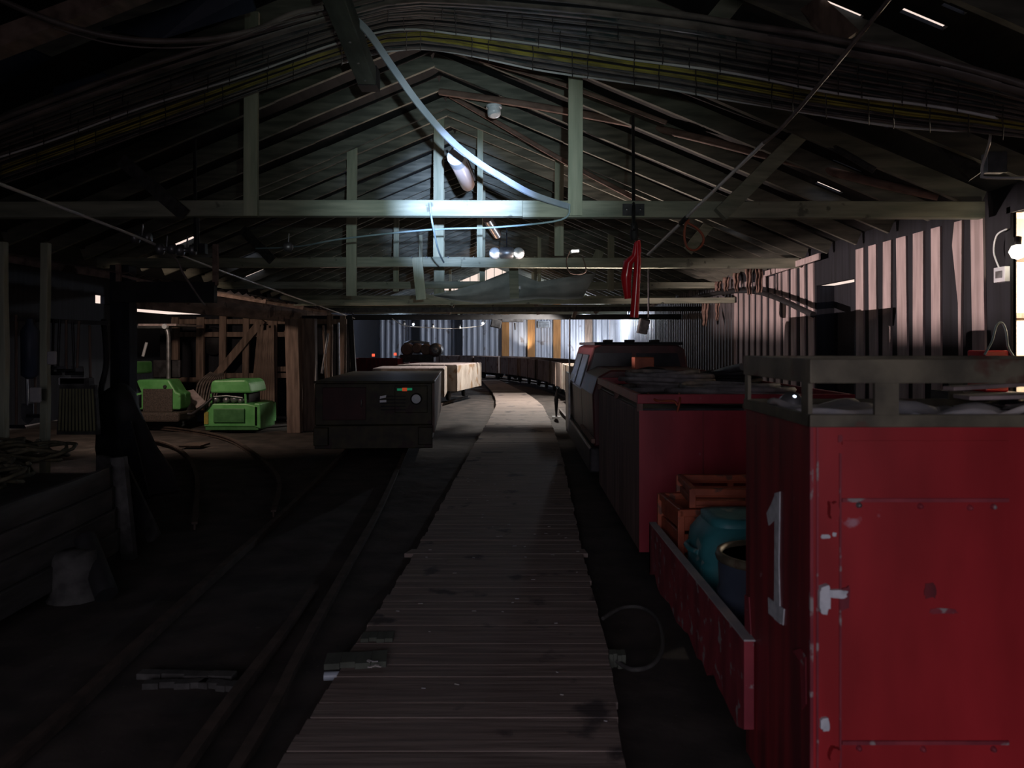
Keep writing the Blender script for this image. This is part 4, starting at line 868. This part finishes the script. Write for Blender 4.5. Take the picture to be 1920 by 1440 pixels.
# reddish low wagon and engine far left
ply_wagon(-5.35, 29.3, 88, 1.8, 1.3, .3, 1.05, m_redside, 'dull red wagon far left in front of the blue end wall', name='red_wagon')
for k, (px, py) in enumerate(((700, 666), (741, 664))):
    mb = MB(); q = P(px, py, 28.65); mb.box(q.x-.05, q.x+.05, q.y-.02, q.y+.02, q.z-.05, q.z+.05); mb.build('tail_light', m_redled, label='small red tail light on the dull red wagon, '+['left one', 'right one'][k], cat='light')
t = thing('engine_block', 'greasy engine with round drums standing on a far wagon before the end wall', 'engine', (-3.8, 30, 1.0))
def pl(px, py): return P(px, py, 30)
mb = MB(); a, b = pl(752, 668), pl(815, 668); mb.box(a.x, b.x, 29.7, 30.5, .95, 1.25); mb.build('frame', m_dkst, t, bevel=.02)
for (px, py, r_) in ((765, 655, .24), (783, 653, .2), (800, 655, .22)):
    mb = MB(); q = pl(px, py); mb.lathe(q, [(r_*.8, -.35), (r_, -.3), (r_, .2), (r_*.8, .25)], 'y', 14); mb.build('cylinder', m_ply2, t)
mb = MB(); q = pl(818, 656); mb.lathe(q, [(.10, -.42), (.24, -.40), (.27, -.3), (.27, .2)], 'y', 20); mb.build('drum', m_steel, t)
mb = MB(); mb.lathe(q+Vector((0, -.44, 0)), [(.001, 0), (.09, .01), (.09, .05)], 'y', 12); mb.build('hub', m_corr, t)
mb = MB(); mb.tube([pl(758, 645), pl(770, 640), pl(790, 642), pl(805, 644)], .05, 8); mb.build('pipe', m_steel, t)
ply_wagon(-3.55, 30.1, 88, 1.6, 1.3, .3, .86, m_redside, 'low dark wagon carrying the engine', name='flat_wagon')

# ================================================================== OLIVE LOCOMOTIVE (left)
t = thing('battery_locomotive', 'boxy dark olive mine locomotive with a round headlight on the left track', 'locomotive', (0, 0, 0))
W2 = .87
mb = MB(); mb.box(-W2, W2-.02, .06, 4.2, .42, 1.04); mb.build('battery_box', m_loco, t, bevel=.015)
mb = MB(); mb.box(-W2+.01, W2-.01, 0, .10, .08, .42); mb.box(-W2+.01, -W2+.22, -.10, 0, .14, .40); mb.box(W2-.22, W2-.01, -.10, 0, .14, .40); mb.build('bumper', m_loco, t, bevel=.01)
mb = MB(); mb.box(-W2+.03, W2-.03, .1, 4.2, .15, .42); mb.build('chassis', m_dkst, t)
mb = MB(); mb.box(W2-.02, W2+.015, .06, 4.2, .30, 1.08); mb.build('side_skirt', m_ply2, t)
mb = MB(); mb.box(-W2-.01, W2+.02, .02, 4.22, 1.04, 1.075); mb.build('lid', m_loco, t, bevel=.01)
mb = MB(); mb.box(.30, .78, .035, .06, .60, 1.0); mb.build('control_panel', m_loco, t, bevel=.008)
mb = MB()
for k in range(5): mb.box(.10, .46, .03, .05, .64+k*.05, .655+k*.05)
mb.build('vent_slots', m_black, t)
# headlight
def L_(px, py): return Vector((((px-VX)*11.3/F)+2.11, 0, H-(py-VY)*11.3/F))
q = L_(780, 752); mb = MB(); mb.lathe((q.x, .0, q.z), [(.05, .06), (.085, .05), (.085, -.03), (.07, -.035)], 'y', 20); hl = mb.build('headlight', m_dkst, t)
mb = MB(); mb.lathe((q.x, -.037, q.z), [(.001, -.014), (.04, -.010), (.066, 0)], 'y', 20); mb.build('lens', m_lens, hl)
q = L_(758, 735)
mb = MB(); mb.box(q.x-.11, q.x-.03, .025, .04, q.z-.015, q.z+.02); mb.box(q.x+.03, q.x+.11, .025, .04, q.z-.01, q.z+.025); mb.build('glowing_green_reflector', glow('glowing_green_reflector', (.02, .7, .3), .12), t, label='green strips of the front badge')  # faint emission imitates the torch returning from the green strips
mb = MB(); mb.box(q.x-.035, q.x+.035, .02, .04, q.z-.02, q.z+.028); mb.build('glowing_orange_reflector', m_orng, t, label='orange centre of the front badge')
mb = MB(); q = L_(718, 752); mb.prism([(q.x-.05, .02, q.z+.0), (q.x+.04, .02, q.z+.02), (q.x+.045, .02, q.z+.055), (q.x-.045, .02, q.z+.04)], (0, .02, 0)); mb.prism([(q.x-.05, .02, q.z-.055), (q.x+.045, .02, q.z-.05), (q.x+.045, .02, q.z-.015), (q.x-.05, .02, q.z-.02)], (0, .02, 0)); mb.build('reflective_label', m_lens, t, label='two white reflective strips')
mb = MB(); mb.box(-.75, -.12, .03, .06, .50, .98); mb.build('front_door', mat('dull_red_door', (.03, .006, .005), (.06, .012, .01), .6), t, bevel=.006)
mb = MB(); mb.tube([(-.18, .02, .7), (-.18, -.03, .7), (-.18, -.03, .8), (-.18, .02, .8)], .01, 6); mb.build('door_handle', m_steel, t)
for y in (1.0, 3.2):
    for x in (-.45, .45):
        mb = MB(); mb.lathe((x, y, .21), [(.02, -.04), (.19, -.04), (.19, .02), (.21, .03), (.03, .04)], 'x', 18); mb.build('wheel', m_dkst, t)
t.location = (-2.11, 11.3, .03); t.rotation_euler = (0, 0, R(4.3))
# ================================================================== ANNEX: lean-to roof, framed wall, posts
XA = -5.0
bar('fascia_beam', [(-4.86, 9.7, H+.60), (-5.05, 23.0, H+.66)], .10, .30, m_brownx, 'long rough fascia beam carrying the edge of the lean-to roof', 'beam')
bar('fascia_beam', [P(215, 548, 9.4), P(404, 548, 9.4)], .10, .25, m_black, 'black heavy crossbeam on the tall dark post', 'beam')
t = thing('lean_to_roof', 'sheets of corrugated roofing along the top of the lean-to', 'roof', (-5.3, 15, H+1))
for k in range(6):
    mb = MB(); y0_ = 9.4+2.2*k; vs = []; n = 24
    for i in range(n+1):
        y_ = y0_+2.3*i/n; dz = .025*math.sin(i*math.pi*.5)
        vs += [(-4.80, y_, H+.86+dz+.02*(k % 2)), (-6.6, y_, H+1.15+dz+.02*(k % 2))]
    mb.add(vs, [(2*i, 2*i+2, 2*i+3, 2*i+1) for i in range(n)]); o = mb.build('roof_sheet', m_corrd if k % 2 else m_ply2, t); s = o.modifiers.new('thickness', 'SOLIDIFY'); s.thickness = .006
for k in range(5):
    mb = MB(); y_ = 9.6+2.6*k; mb.beam((-4.84, y_, H+.82), (-6.6, y_, H+1.10), .06, .09); mb.build('purlin', m_brownx, t)
def post(px0, px1, ytop, base, m, label, Y=None, d=.2, lean=0):
    Y_ = Y or F*H/(base-VY); a = P((px0+px1)/2, base, Y_); a.z = 0; b = P((px0+px1)/2+lean, ytop, Y_)
    mb = MB(); mb.beam(a-Vector((0, 0, .04)), b, (px1-px0)*Y_/F, d, up=(0, 1, 0), seg=5, jit=.008)
    return mb.build('timber_post', m, label=label, cat='post', bevel=.01)
post(567, 593, 598, 805, m_brown, 'thick pale brown post, the right one of the pair carrying the lean-to', 15.0)
post(541, 566, 598, 807, m_brown, 'cracked grey brown post, the left one of the pair carrying the lean-to', 14.6, lean=-4)
post(214, 250, 498, 822, m_tar, 'tall dark post with a black crossbeam at the left of the green machines', 9.6)
post(78, 92, 455, 830, m_strut, 'thin upright left of the tall dark post, coloured paler for its lit edges', 8.4, .08)  # pale timber imitates light on the edges of both thin uprights
post(2, 15, 455, 850, m_strut, 'thin upright post at the left edge of the picture', 7.6, .08, lean=-2)
bar('stub_post', [P(404, 458, 9.4), P(404, 535, 9.4)], .06, .05, m_brownx, 'short stub standing at the end of the black crossbeam', 'post', up=(0, 1, 0))
bar('stub_post', [P(222, 496, 9.4), P(222, 535, 9.4)], .05, .05, m_brownx, 'short stub standing on the black crossbeam at its left end', 'post', up=(0, 1, 0))
bar('gusset_board', [P(232, 518, 9.5), P(320, 536, 9.5)], .14, .03, m_brownx, 'tapering pale board lying on the black crossbeam', 'board', up=(0, 0, 1))
# framed wall
t = thing('stud_wall', 'open timber stud wall with diagonal brace behind the green machines', 'stud wall', (-6.5, 17.2, 0))
YS = 17.2
for (a, b, top_) in ((322, 334, 605), (368, 382, 605), (411, 424, 600), (455, 467, 598), (503, 519, 598), (540, 550, 598), (612, 622, 600), (636, 646, 602)):
    mb = MB(); p = P((a+b)/2, 700, YS); mb.beam((p.x, YS, 0), (p.x+.02, YS, H-(top_-VY)*YS/F+.12), (b-a)*YS/F, .10, up=(0, 1, 0), seg=3, jit=.006); mb.build('stud', m_brown, t, bevel=.006)
for (xa, xb, py) in ((322, 545, 627), (322, 412, 712), (425, 545, 704), (322, 650, 603), (512, 545, 692)):
    mb = MB(); a = P(xa, py, YS+.02); b = P(xb, py, YS+.02); mb.beam(a, b, .07, .11); mb.build('nogging', m_brown, t, bevel=.005)
mb = MB(); mb.beam(P(492, 600, YS-.10), P(404, 706, YS-.10), .17, .05, up=(0, 1, 0)); mb.build('diagonal_brace', m_brown, t, bevel=.005)
mb = MB(); a = P(300, 700, YS+.35); b = P(660, 700, YS+.35); mb.box(a.x, b.x, YS+.35, YS+.4, 0, 2.3); mb.build('back_boarding', m_tar, t)
# leaning laths, each its own
for k in range(9):
    a = G(470+5.2*k, 780, 0); a.y = 16.75; a.x = (468+5.5*k-VX)*16.7/F; b = P(486+3.2*k, 612+random.uniform(-4, 8), 17.05)
    mb = MB(); mb.beam(a, b, .05, .02, up=(0, 1, 0)); mb.build('leaning_lath', m_brown, label='thin brown lath in the leaning bunch beside the left post of the pair', cat='lath', group='laths leaning on the stud wall')
for k in range(3):
    a = P(553+7*k, 770, 15.9); a.z = 0; b = P(536+11*k, 620+k*16, 16.7)
    mb = MB(); mb.beam(a, b, .07, .03, up=(0, 1, 0)); mb.build('leaning_plank', m_brown, label='rough plank leaning behind the cracked post, '+['the leftmost of three', 'the middle of three', 'the rightmost of three'][k], cat='plank')
# right of the posts: hanging tools and rods in front of the wall
for k, (px, pt, pb, dx, m) in enumerate(((606, 610, 790, 10, m_brown), (622, 612, 780, -3, m_brown), (634, 605, 770, 3, m_steel), (648, 608, 760, -2, m_brown), (657, 600, 775, 12, m_black), (615, 625, 700, -12, m_steel))):
    a = P(px, pt, 15.6); b = P(px+dx, pb, 15.6); b.z = 0 if k != 5 else b.z
    mb = MB(); mb.tube([a, b], .025 if k != 4 else .06, 7); mb.build('standing_rod', m, label=['brown rod leaning right of the pale post', 'straight brown rod second from the pale post', 'thin steel rod among the brown ones', 'brown rod near the lean-to end', 'thick black pole leaning at the lean-to end', 'short slanted steel bar hung among the rods'][k], cat='rod')
# folded fence/hose bundles hanging on the studs
for k in range(10):
    a = P(395+2.6*k, 702-abs(k-5)*.8, 16.7); b = P(366+4.2*k, 765, 16.2)
    mb = MB(); mb.tube(smooth([a, a.lerp(b, .4)+Vector((.02*k-.1, -.1, .05)), b], 5), .018, 6); mb.build('hanging_cable', m_cable2, label='grey cable in the bundle hung left of the green compressor', cat='cable', group='cables hung on the stud wall')
mb = MB(); pp = [P(345, 735, 15.9), P(362, 732, 16.0), P(385, 755, 15.8), P(365, 768, 15.6)]; mb.prism(pp, (0, .02, .02)); mb.build('white_sheet', m_board, label='tilted white panel leaning between the two green machines', cat='panel')
mb = MB(); q = P(400, 640, YS+.2); mb.lathe(q, [(.02, -.1), (.30, -.06), (.32, 0), (.30, .06), (.02, .1)], 'y', 18); mb.build('dark_tyre', m_black, label='dark round tyre hung behind the studs', cat='tyre')

# ---- green loader
t = thing('green_loader', 'bright green tracked loader with tall roll frame behind the tall dark post', 'loader', (-7, 15.2, 0))
YG = 14.9
def g(px, py, d=0): return P(px, py, YG+d)
def gbox(px0, px1, py0, py1, d0, d1, m, nm, bev=.02):
    a = g(px0, py1); b = g(px1, py0); mb = MB(); mb.box(a.x, b.x, YG+d0, YG+d1, max(a.z, .02), b.z); return mb.build(nm, m, t, bevel=bev)
mb = MB(); pts = [g(240, 768), g(240, 735), g(258, 712), g(316, 712), g(330, 735), g(338, 738), g(338, 768)]; mb.prism(pts, (0, .5, 0)); mb.build('hood', m_green, t, bevel=.03)
gbox(269, 324, 729, 772, -.03, .05, m_grille, 'grille', .01)
gbox(236, 343, 772, 790, -.18, .6, m_grille, 'bumper', .04)
gbox(240, 335, 788, 803, 0, .9, m_black, 'chassis', .03)
gbox(258, 312, 676, 712, .6, .7, m_dkst, 'rear_screen', .03)
mb = MB(); mb.tube(smooth([g(316, 712, .5), g(316, 660, .5), g(315, 625, .5), g(309, 612, .5)], 5), .045, 8); mb.tube([g(309, 612, .5), g(250, 612, .5), g(235, 614, .5)], .045, 8)
mb.tube([g(245, 712, .5), g(243, 612, .5)], .045, 8); mb.build('roll_frame', m_steel, t)
mb = MB(); mb.box(g(240, 0).x, g(313, 0).x, YG+.4, YG+1.7, g(0, 610).z, g(0, 606).z); mb.build('canopy', m_board, t)
mb = MB(); mb.tube([g(268, 668, 1.0), g(275, 642, 1.0)], .03, 6); mb.build('mirror', m_lamp, t)
mb = MB(); mb.lathe(g(310, 612, .42), [(.05, -.05), (.06, .0), (.05, .06)], 'y', 10); mb.build('work_lamp', m_lamp, t)
mb = MB(); mb.lathe(g(309, 725, -.02), [(.03, -.02), (.035, .04)], 'y', 10); mb.build('cap', m_dkst, t)
gbox(192, 213, 680, 705, .8, 1.6, m_green, 'side_cover', .04)
for s_ in (238, 330):
    mb = MB(); q = g(s_, 790); r_ = .22; mb.lathe((q.x, YG+.5, r_+.02), [(.05, -.12), (r_, -.1), (r_, .1), (.05, .12)], 'x', 18); mb.build('wheel', m_black, t)
# ---- green compressor
t = thing('green_compressor', 'bright green compressor with open engine bay, right of the loader', 'compressor', (-5.3, 14.6, 0))
YG = 14.5
mb = MB(); pts = [g(394, 737), g(395, 718), g(400, 713), g(460, 712), g(467, 718), g(472, 737)]; mb.prism(pts, (0, .9, 0)); mb.build('hood', m_green, t, bevel=.04)
mb = MB(); a, b = g(382, 802), g(482, 757); pts = [g(382, 800), g(384, 772), g(396, 757), g(462, 757), g(484, 762), g(484, 800)]; mb.prism(pts, (0, 1.1, 0)); mb.build('body', m_green, t, bevel=.02)
gbox(401, 459, 766, 792, -.03, .02, m_greend, 'front_panel', .01)
mb = MB(); pts = [g(476, 756), g(488, 757), g(489, 804), g(476, 800)]; mb.prism(pts, (0, .78, 0)); mb.build('side_tank', m_green, t, bevel=.02)
gbox(384, 484, 797, 808, .02, 1.0, m_greend, 'skid', .01)
gbox(397, 458, 739, 757, .25, .9, m_black, 'engine_bay', .01)
mb = MB()
for (px, py, r_) in ((405, 749, .07), (425, 750, .06), (440, 748, .07), (452, 751, .05)): mb.lathe(g(px, py, .15), [(.01, -.05), (r_, -.04), (r_, .08)], 'y', 12)
mb.tube([g(400, 744, .1), g(425, 742, .1), g(455, 746, .1)], .02, 6); mb.build('engine', m_steel, t)
for px in (396, 460):
    mb = MB(); mb.tube([g(px, 738, .05), g(px+1, 758, .05)], .02, 6); mb.build('hood_support', m_green, t)
mb = MB(); mb.tube(smooth([g(398, 746, -.05), g(380, 762, -.1), g(362, 775, -.1), g(352, 776, -.1)], 5), .03, 7); mb.build('intake_hose', m_dkst, t)
mb = MB()
for px in (386, 390): mb.box(g(px-3, 0).x, g(px+1, 0).x, YG-.012, YG, g(0, 795).z, g(0, 772).z)
mb.build('yellow_sticker', m_yel, t)
for (px, py, lab) in ((330, 797, 'small white stone lying by the loader bumper'), (354, 785, 'small white scrap lying by the blue sheet'), (543, 785, 'white plastic scrap by the foot of the left post')):
    q = G(px, max(py, 790)); mb = MB(); n = 8; mb.lathe(q, [(.02, 0), (.07, .02), (.055, .06), (.01, .075)], 'z', 7); mb.build('white_scrap', m_lamp, label=lab, cat='scrap')
mb = MB(); a = G(365, 790); 
mb.lathe((a.x, a.y+.2, 0), [(.33, 0), (.28, .12), (.15, .2), (.01, .22)], 'z', 9); mb.build('blue_sheet', m_bluew, label='crumpled dark blue sheet on the ground between the green machines', cat='sheet')

# ================================================================== LEFT FOREGROUND
t = thing('plank_box', 'long low bin of dark planks at the left edge, heaped with netting', 'bin', (-3.6, 5.2, 0))
path = [(-2.95, 2.6), (-2.97, 4.3), (-2.98, 5.2), (-3.02, 5.75), (-3.15, 6.15), (-3.4, 6.35)]
for k in range(4):
    mb = MB(); z0_ = .06+.16*k
    for a, b in zip(path, path[1:]):
        off = -.02*k; a3 = Vector((a[0]+off, a[1], z0_+.08+.015*(a[1]-4))); b3 = Vector((b[0]+off, b[1], z0_+.08+.015*(b[1]-4))); mb.beam(a3, b3+(b3-a3)*.02, .045, .155)
    mb.build('plank', m_darkwood, t, bevel=.006)
for (x, y) in ((-3.0, 5.9),):
    mb = MB(); mb.beam((x+.02, y, 0), (x-.06, y, .78), .10, .06, up=(0, 1, 0)); mb.build('stake', m_darkwood, t)
mb = MB(); mb.box(-5.2, -3.2, 2.4, 6.3, .0, .60); mb.build('fill', m_dirt, t, bevel=.05)
for k in range(9):
    cx = random.uniform(-4.4, -3.5); cy = 3.6+.32*k; rr = random.uniform(.28, .42); pts = []
    for j in range(60):
        a = j*.45; r2 = rr*(.5+.5*math.sin(j*.17+k)**2); pts.append((cx+r2*math.cos(a), cy+r2*math.sin(a)*.8, .70+.10*math.sin(j*.31+k)**2+.02*k*.5))
    mb = MB(); mb.tube(pts, .014, 5); mb.build('rope_coil', m_net, label='matted coil of dry rope on the plank bin, '+['nearest one', 'second nearest', 'third nearest', 'fourth nearest', 'middle one', 'fourth farthest', 'third farthest', 'second farthest', 'farthest one'][k], cat='rope', group='rope coils heaped on the plank bin')
# ribbed yellowish panel
t = thing('ribbed_board', 'upright ribbed yellowish grey panel standing behind the rope heap', 'panel', (-4.5, 7.4, 0))
YP = 7.5; a, b = P(110, 802, YP), P(182, 712, YP)
mb = MB(); mb.prism([P(106, 815, YP), P(184, 815, YP), P(178, 722, YP+.3), P(112, 722, YP+.3)], (0, .05, 0)); mb.build('board', m_darkwood, t)
for k in range(11):
    mb = MB(); x0_ = 111+6.6*k; x1_ = 114+5.9*k; mb.beam(P(x0_, 808, YP-.02), P(x1_, 730, YP+.27), .018, .02); mb.build('rib', mat('pale_rib', (.13, .13, .07), (.2, .2, .11), .8) if k == 0 else bpy.data.materials['pale_rib'], t)
mb = MB(); mb.beam(P(118, 716, YP+.3), P(172, 716, YP+.3), .1, .08); mb.build('top_board', m_darkwood, t)
# black draped stand
t = thing('black_tarp_heap', 'black tarpaulin draped in a tall heap at the foot of the tall dark post', 'tarpaulin', G(250, 900))
mb = MB(); rings = []
for k, (z, r_, dx, dy) in enumerate(((0, .42, .05, 0), (.25, .37, .0, 0), (.5, .31, -.08, 0), (.75, .26, -.14, .05), (.95, .23, -.18, .05), (1.1, .18, -.18, .05), (1.2, .06, -.17, .05))):
    rings.append([Vector((-4.3+dx+r_*(1+.14*math.sin(3*a_+k))*math.cos(a_), 8.6+dy+r_*.7*(1+.1*math.cos(5*a_))*math.sin(a_), z)) for a_ in [2*math.pi*i/28 for i in range(28)]])
loft(mb, rings); mb.build('cover', m_black, t)
mb = MB(); mb.beam((-3.95, 8.1, .0), (-4.25, 8.3, .8), .16, .03, up=(0, 1, 0)); mb.build('leaning_board', m_tar, t)
# leaning dark boards by the bin corner
for k, (px0, py0, px1, py1, Y_, lab) in enumerate(((290, 1010, 225, 870, 6.6, 'dark board leaning at the corner of the plank bin, the right one'), (262, 1000, 205, 880, 6.4, 'dark board leaning at the corner of the plank bin, the left one'))):
    a = G(px0, py0); b = P(px1, py1, Y_+.4); mb = MB(); mb.beam(a, b, .13, .03, up=(0, 1, 0)); mb.build('leaning_board', m_darkwood, label=lab, cat='board', bevel=.003)
mb = MB(); a = G(200, 1130); mb.tube([a+Vector((0, 0, .05)), P(160, 1010, a.y+.25)], .07, 12); mb.build('black_pipe', m_black, label='short thick black pipe leaning at the foot of the plank bin', cat='pipe')
mb = MB(); q = G(125, 1130); mb.lathe((q.x, q.y+.1, 0), [(.17, 0), (.15, .03), (.14, .26), (.12, .30), (.01, .31)], 'z', 14); mb.build('stump', m_darkwood, label='dark chopped stump standing before the plank bin', cat='stump')
# tools hanging at the left
tl = [(30, 590, 800, m_brown, 'hoe'), (48, 610, 760, m_steel, 'spade'), (64, 600, 780, m_brown, 'rake'), (100, 600, 700, m_dkst, 'iron bar'), (112, 598, 690, m_dkst, 'iron bar'), (124, 600, 695, m_brown, 'broom'), (136, 604, 700, m_dkst, 'iron bar'), (148, 602, 690, m_brown, 'shovel'), (168, 610, 760, m_brown, 'pick')]
for k, (px, pt, pb, m, nm) in enumerate(tl):
    t = thing('hanging_'+nm.replace(' ', '_'), 'dim '+nm+' hanging on the left, '+['first', 'second', 'third', 'fourth', 'fifth', 'sixth', 'seventh', 'eighth', 'ninth'][k]+' from the picture edge', 'tool', P(px, pb, 8.7), 'tools hanging at the left')
    a, b = P(px, pt, 8.7), P(px+random.uniform(-5, 5), pb, 8.7); mb = MB(); mb.tube([a, b], .014, 6); mb.build('shaft', m, t)
    mb = MB()
    if nm in ('spade', 'shovel'): mb.prism([b+Vector((-.07, 0, .02)), b+Vector((.07, 0, .02)), b+Vector((.07, 0, -.15)), b+Vector((0, 0, -.22)), b+Vector((-.07, 0, -.15))], (0, .012, 0))
    else: mb.beam(b-Vector((.10, 0, 0)), b+Vector((.10, 0, 0)), .03, .04)
    mb.build('head', m_steel if k % 3 == 1 else m_dkst, t)
bar('tool_rail', [P(10, 598, 8.75), P(205, 606, 8.75)], .05, .05, m_darkwood, 'dark rail the tools hang from at the left', 'rail')
mb = MB(); q = P(56, 655, 8.3); mb.lathe(q, [(.03, -.32), (.085, -.28), (.09, .2), (.04, .28), (.03, .33)], 'z', 14); mb.build('blue_cylinder', m_bluew, label='dull blue gas cylinder standing dimly behind the left uprights', cat='gas cylinder')
for (px, py, w_, h_, lab) in ((96, 668, .05, .09, 'small white rag hung between the left uprights'), (65, 737, .06, .10, 'small pale rag low by the left uprights'), (134, 713, .14, .05, 'pale folded sheet on top of the ribbed panel')):
    q = P(px, py, 8.0 if px != 134 else 7.75); mb = MB(); mb.box(q.x-w_, q.x+w_, q.y, q.y+.03, q.z-h_, q.z+h_*.6); mb.build('rag', m_paper, label=lab, cat='rag', bevel=.02)
# added unseen lamp, its flaps shape the light on the right wall
t = thing('work_lamp', 'added unseen lamp behind the tall dark post, flaps shaping light on the wall', 'lamp', (LW.x, LW.y, 0))
d = Vector((10.0, 2.2, 0)).normalized(); sd = Vector((-d.y, d.x, 0)); up_z = Vector((0, 0, 1))
def wl(a, b, c): return LW+d*a+sd*b+up_z*c
mb = MB(); mb.prism([wl(.20, -.15, .018), wl(.20, .15, .018), wl(.20, .15, -.16), wl(.20, -.15, -.16)], d*.004); mb.build('lower_flap', m_black, t)
mb = MB(); mb.prism([wl(.20, -.15, .046), wl(.20, .15, .046), wl(.14, .15, .20), wl(.14, -.15, .20)], d*.004); mb.build('upper_flap', m_black, t)
mb = MB(); mb.prism([wl(-.08, -.12, -.10), wl(-.08, .12, -.10), wl(-.08, .12, .12), wl(-.08, -.12, .12)], d*-.06); mb.build('housing', m_dkst, t)
mb = MB(); mb.tube([wl(-.1, 0, -.1), wl(-.1, 0, -.93)], .02, 8); mb.build('stand', m_dkst, t)
# vertical black hoses
line('black_hose', [P(195, 600, 9.2), P(200, 680, 9.0), P(190, 740, 8.9), P(205, 830, 8.6), P(240, 960, 7.8), G(250, 1010)], .035, m_black, 'thick black hose hanging down beside the tall dark post', 'hose')

# ================================================================== RIGHT WALL FITTINGS
t = thing('bare_bulb_lamp', 'blazing lamp at the edge of the doorway on the right', 'lamp', (4.78, 7.38, 2.5))
q = P(1908, 472, 7.34); mb = MB(); mb.lathe(q, [(.001, -.075), (.05, -.055), (.075, 0), (.05, .055), (.001, .075)], 'z', 16); mb.build('bulb', m_bulb, t)
mb = MB(); mb.lathe(q, [(.03, .06), (.035, .14), (.01, .15)], 'z', 10); mb.build('socket', m_dkst, t)
q = P(1877, 512, 7.62); t = thing('wall_switch', 'small white switch box on the dark wall left of the blazing lamp', 'switch', q)
q.x = XW+.05; q = Vector((XW-.02, wy(1877), H-(512-VY)*wy(1877)/F)); mb = MB(); mb.box(q.x, q.x+.08, q.y-.09, q.y+.09, q.z-.09, q.z+.06); mb.build('case', m_lamp, t, bevel=.006)
mb = MB(); mb.box(q.x-.006, q.x, q.y-.05, q.y+.05, q.z-.05, q.z+.02); mb.build('plate', m_steel, t)
mb = MB(); mb.tube(smooth([q+Vector((0, 0, .05)), q+Vector((-.01, .07, .22)), q+Vector((-.01, .02, .38)), q+Vector((0, -.12, .42))], 5), .008, 6); mb.build('lead', m_lamp, t)
t = thing('red_machine', 'red tool case with looped hose by the doorway, seen over the wagon rail', 'tool case', (4.4, 7.4, 1.2))
a = P(1848, 668, 7.2); b = P(1892, 657, 7.2); mb = MB(); mb.box(a.x, b.x, 7.2, 7.5, 1.2, b.z); mb.build('case', m_redpl, t, bevel=.015)
mb = MB(); mb.tube(smooth([P(1846, 665, 7.2), P(1860, 640, 7.2), P(1868, 612, 7.2), P(1878, 605, 7.2), P(1886, 620, 7.2), P(1890, 650, 7.2), P(1900, 668, 7.2)], 5), .010, 6); mb.build('hose', m_rope, t)
mb = MB(); mb.box(a.x-.3, b.x+.1, 7.1, 7.6, 1.1, 1.2); mb.build('bench', m_darkwood, label='dark wall bench that carries the red tool case', cat='bench')
# ragged cloths hanging under the eave
for k, (px, pt, pb, w_) in enumerate(((1346, 528, 545, 12), (1362, 520, 545, 12), (1381, 512, 545, 12), (1404, 504, 552, 13), (1423, 502, 548, 13), (1322, 560, 610, 12), (1345, 565, 600, 8))):
    yy = 4.45*F/(px-VX); a = P(px, pt, yy); mb = MB(); ww = w_*yy/F; n = 6; h_ = (pb-pt)*yy/F
    vs = []
    for j in range(7):
        for i in range(n+1): vs.append((a.x+ww*(i/n-.5)*(1-.06*j)+.01*math.sin(j*2+k), yy+.03*math.sin(i*1.9+j*.4+k), a.z-h_*j/6-(.03*math.sin(i*3+k) if j == 6 else 0)))
    mb.add(vs, [(j*(n+1)+i, j*(n+1)+i+1, (j+1)*(n+1)+i+1, (j+1)*(n+1)+i) for j in range(6) for i in range(n)], True)
    o = mb.build('hanging_sack', m_log, label='brown ragged sack under the right eave, '+['third from the left', 'fourth from the left', 'fifth from the left', 'sixth, second from the right', 'rightmost of all', 'lowest and longest, at the left', 'narrow low one at the left'][k], cat='sack', group='ragged sacks hanging under the right eave'); s = o.modifiers.new('thickness', 'SOLIDIFY'); s.thickness = .012
bar('eave_pole', [P(1290, 560, 19.0), P(1405, 545, 15.2), P(1525, 590, 11.8)], .10, .1, m_black, 'black crooked pole slung below the right eave', 'pole', round_=True)
bar('eave_board', [(4.72, 14.6, 2.98), (4.72, 12.0, 3.02)], .03, .10, m_board, 'pale board fixed along the eave above the dark doorway', 'board', up=(0, 0, 1))
# stick stand and scraps at the walkway bend
t = thing('stick_stand', 'thin dark post with a small white foot standing right of the walkway bend', 'post', G(1043, 780))
a = G(1043, 782); mb = MB(); mb.tube([a, P(1043, 748, a.y), P(1045, 728, a.y)], [.02, .05, .02], 8); mb.build('stem', m_dkst, t)
mb = MB(); mb.box(a.x-.09, a.x+.09, a.y-.06, a.y+.06, 0, .02); mb.build('foot', m_lamp, t)
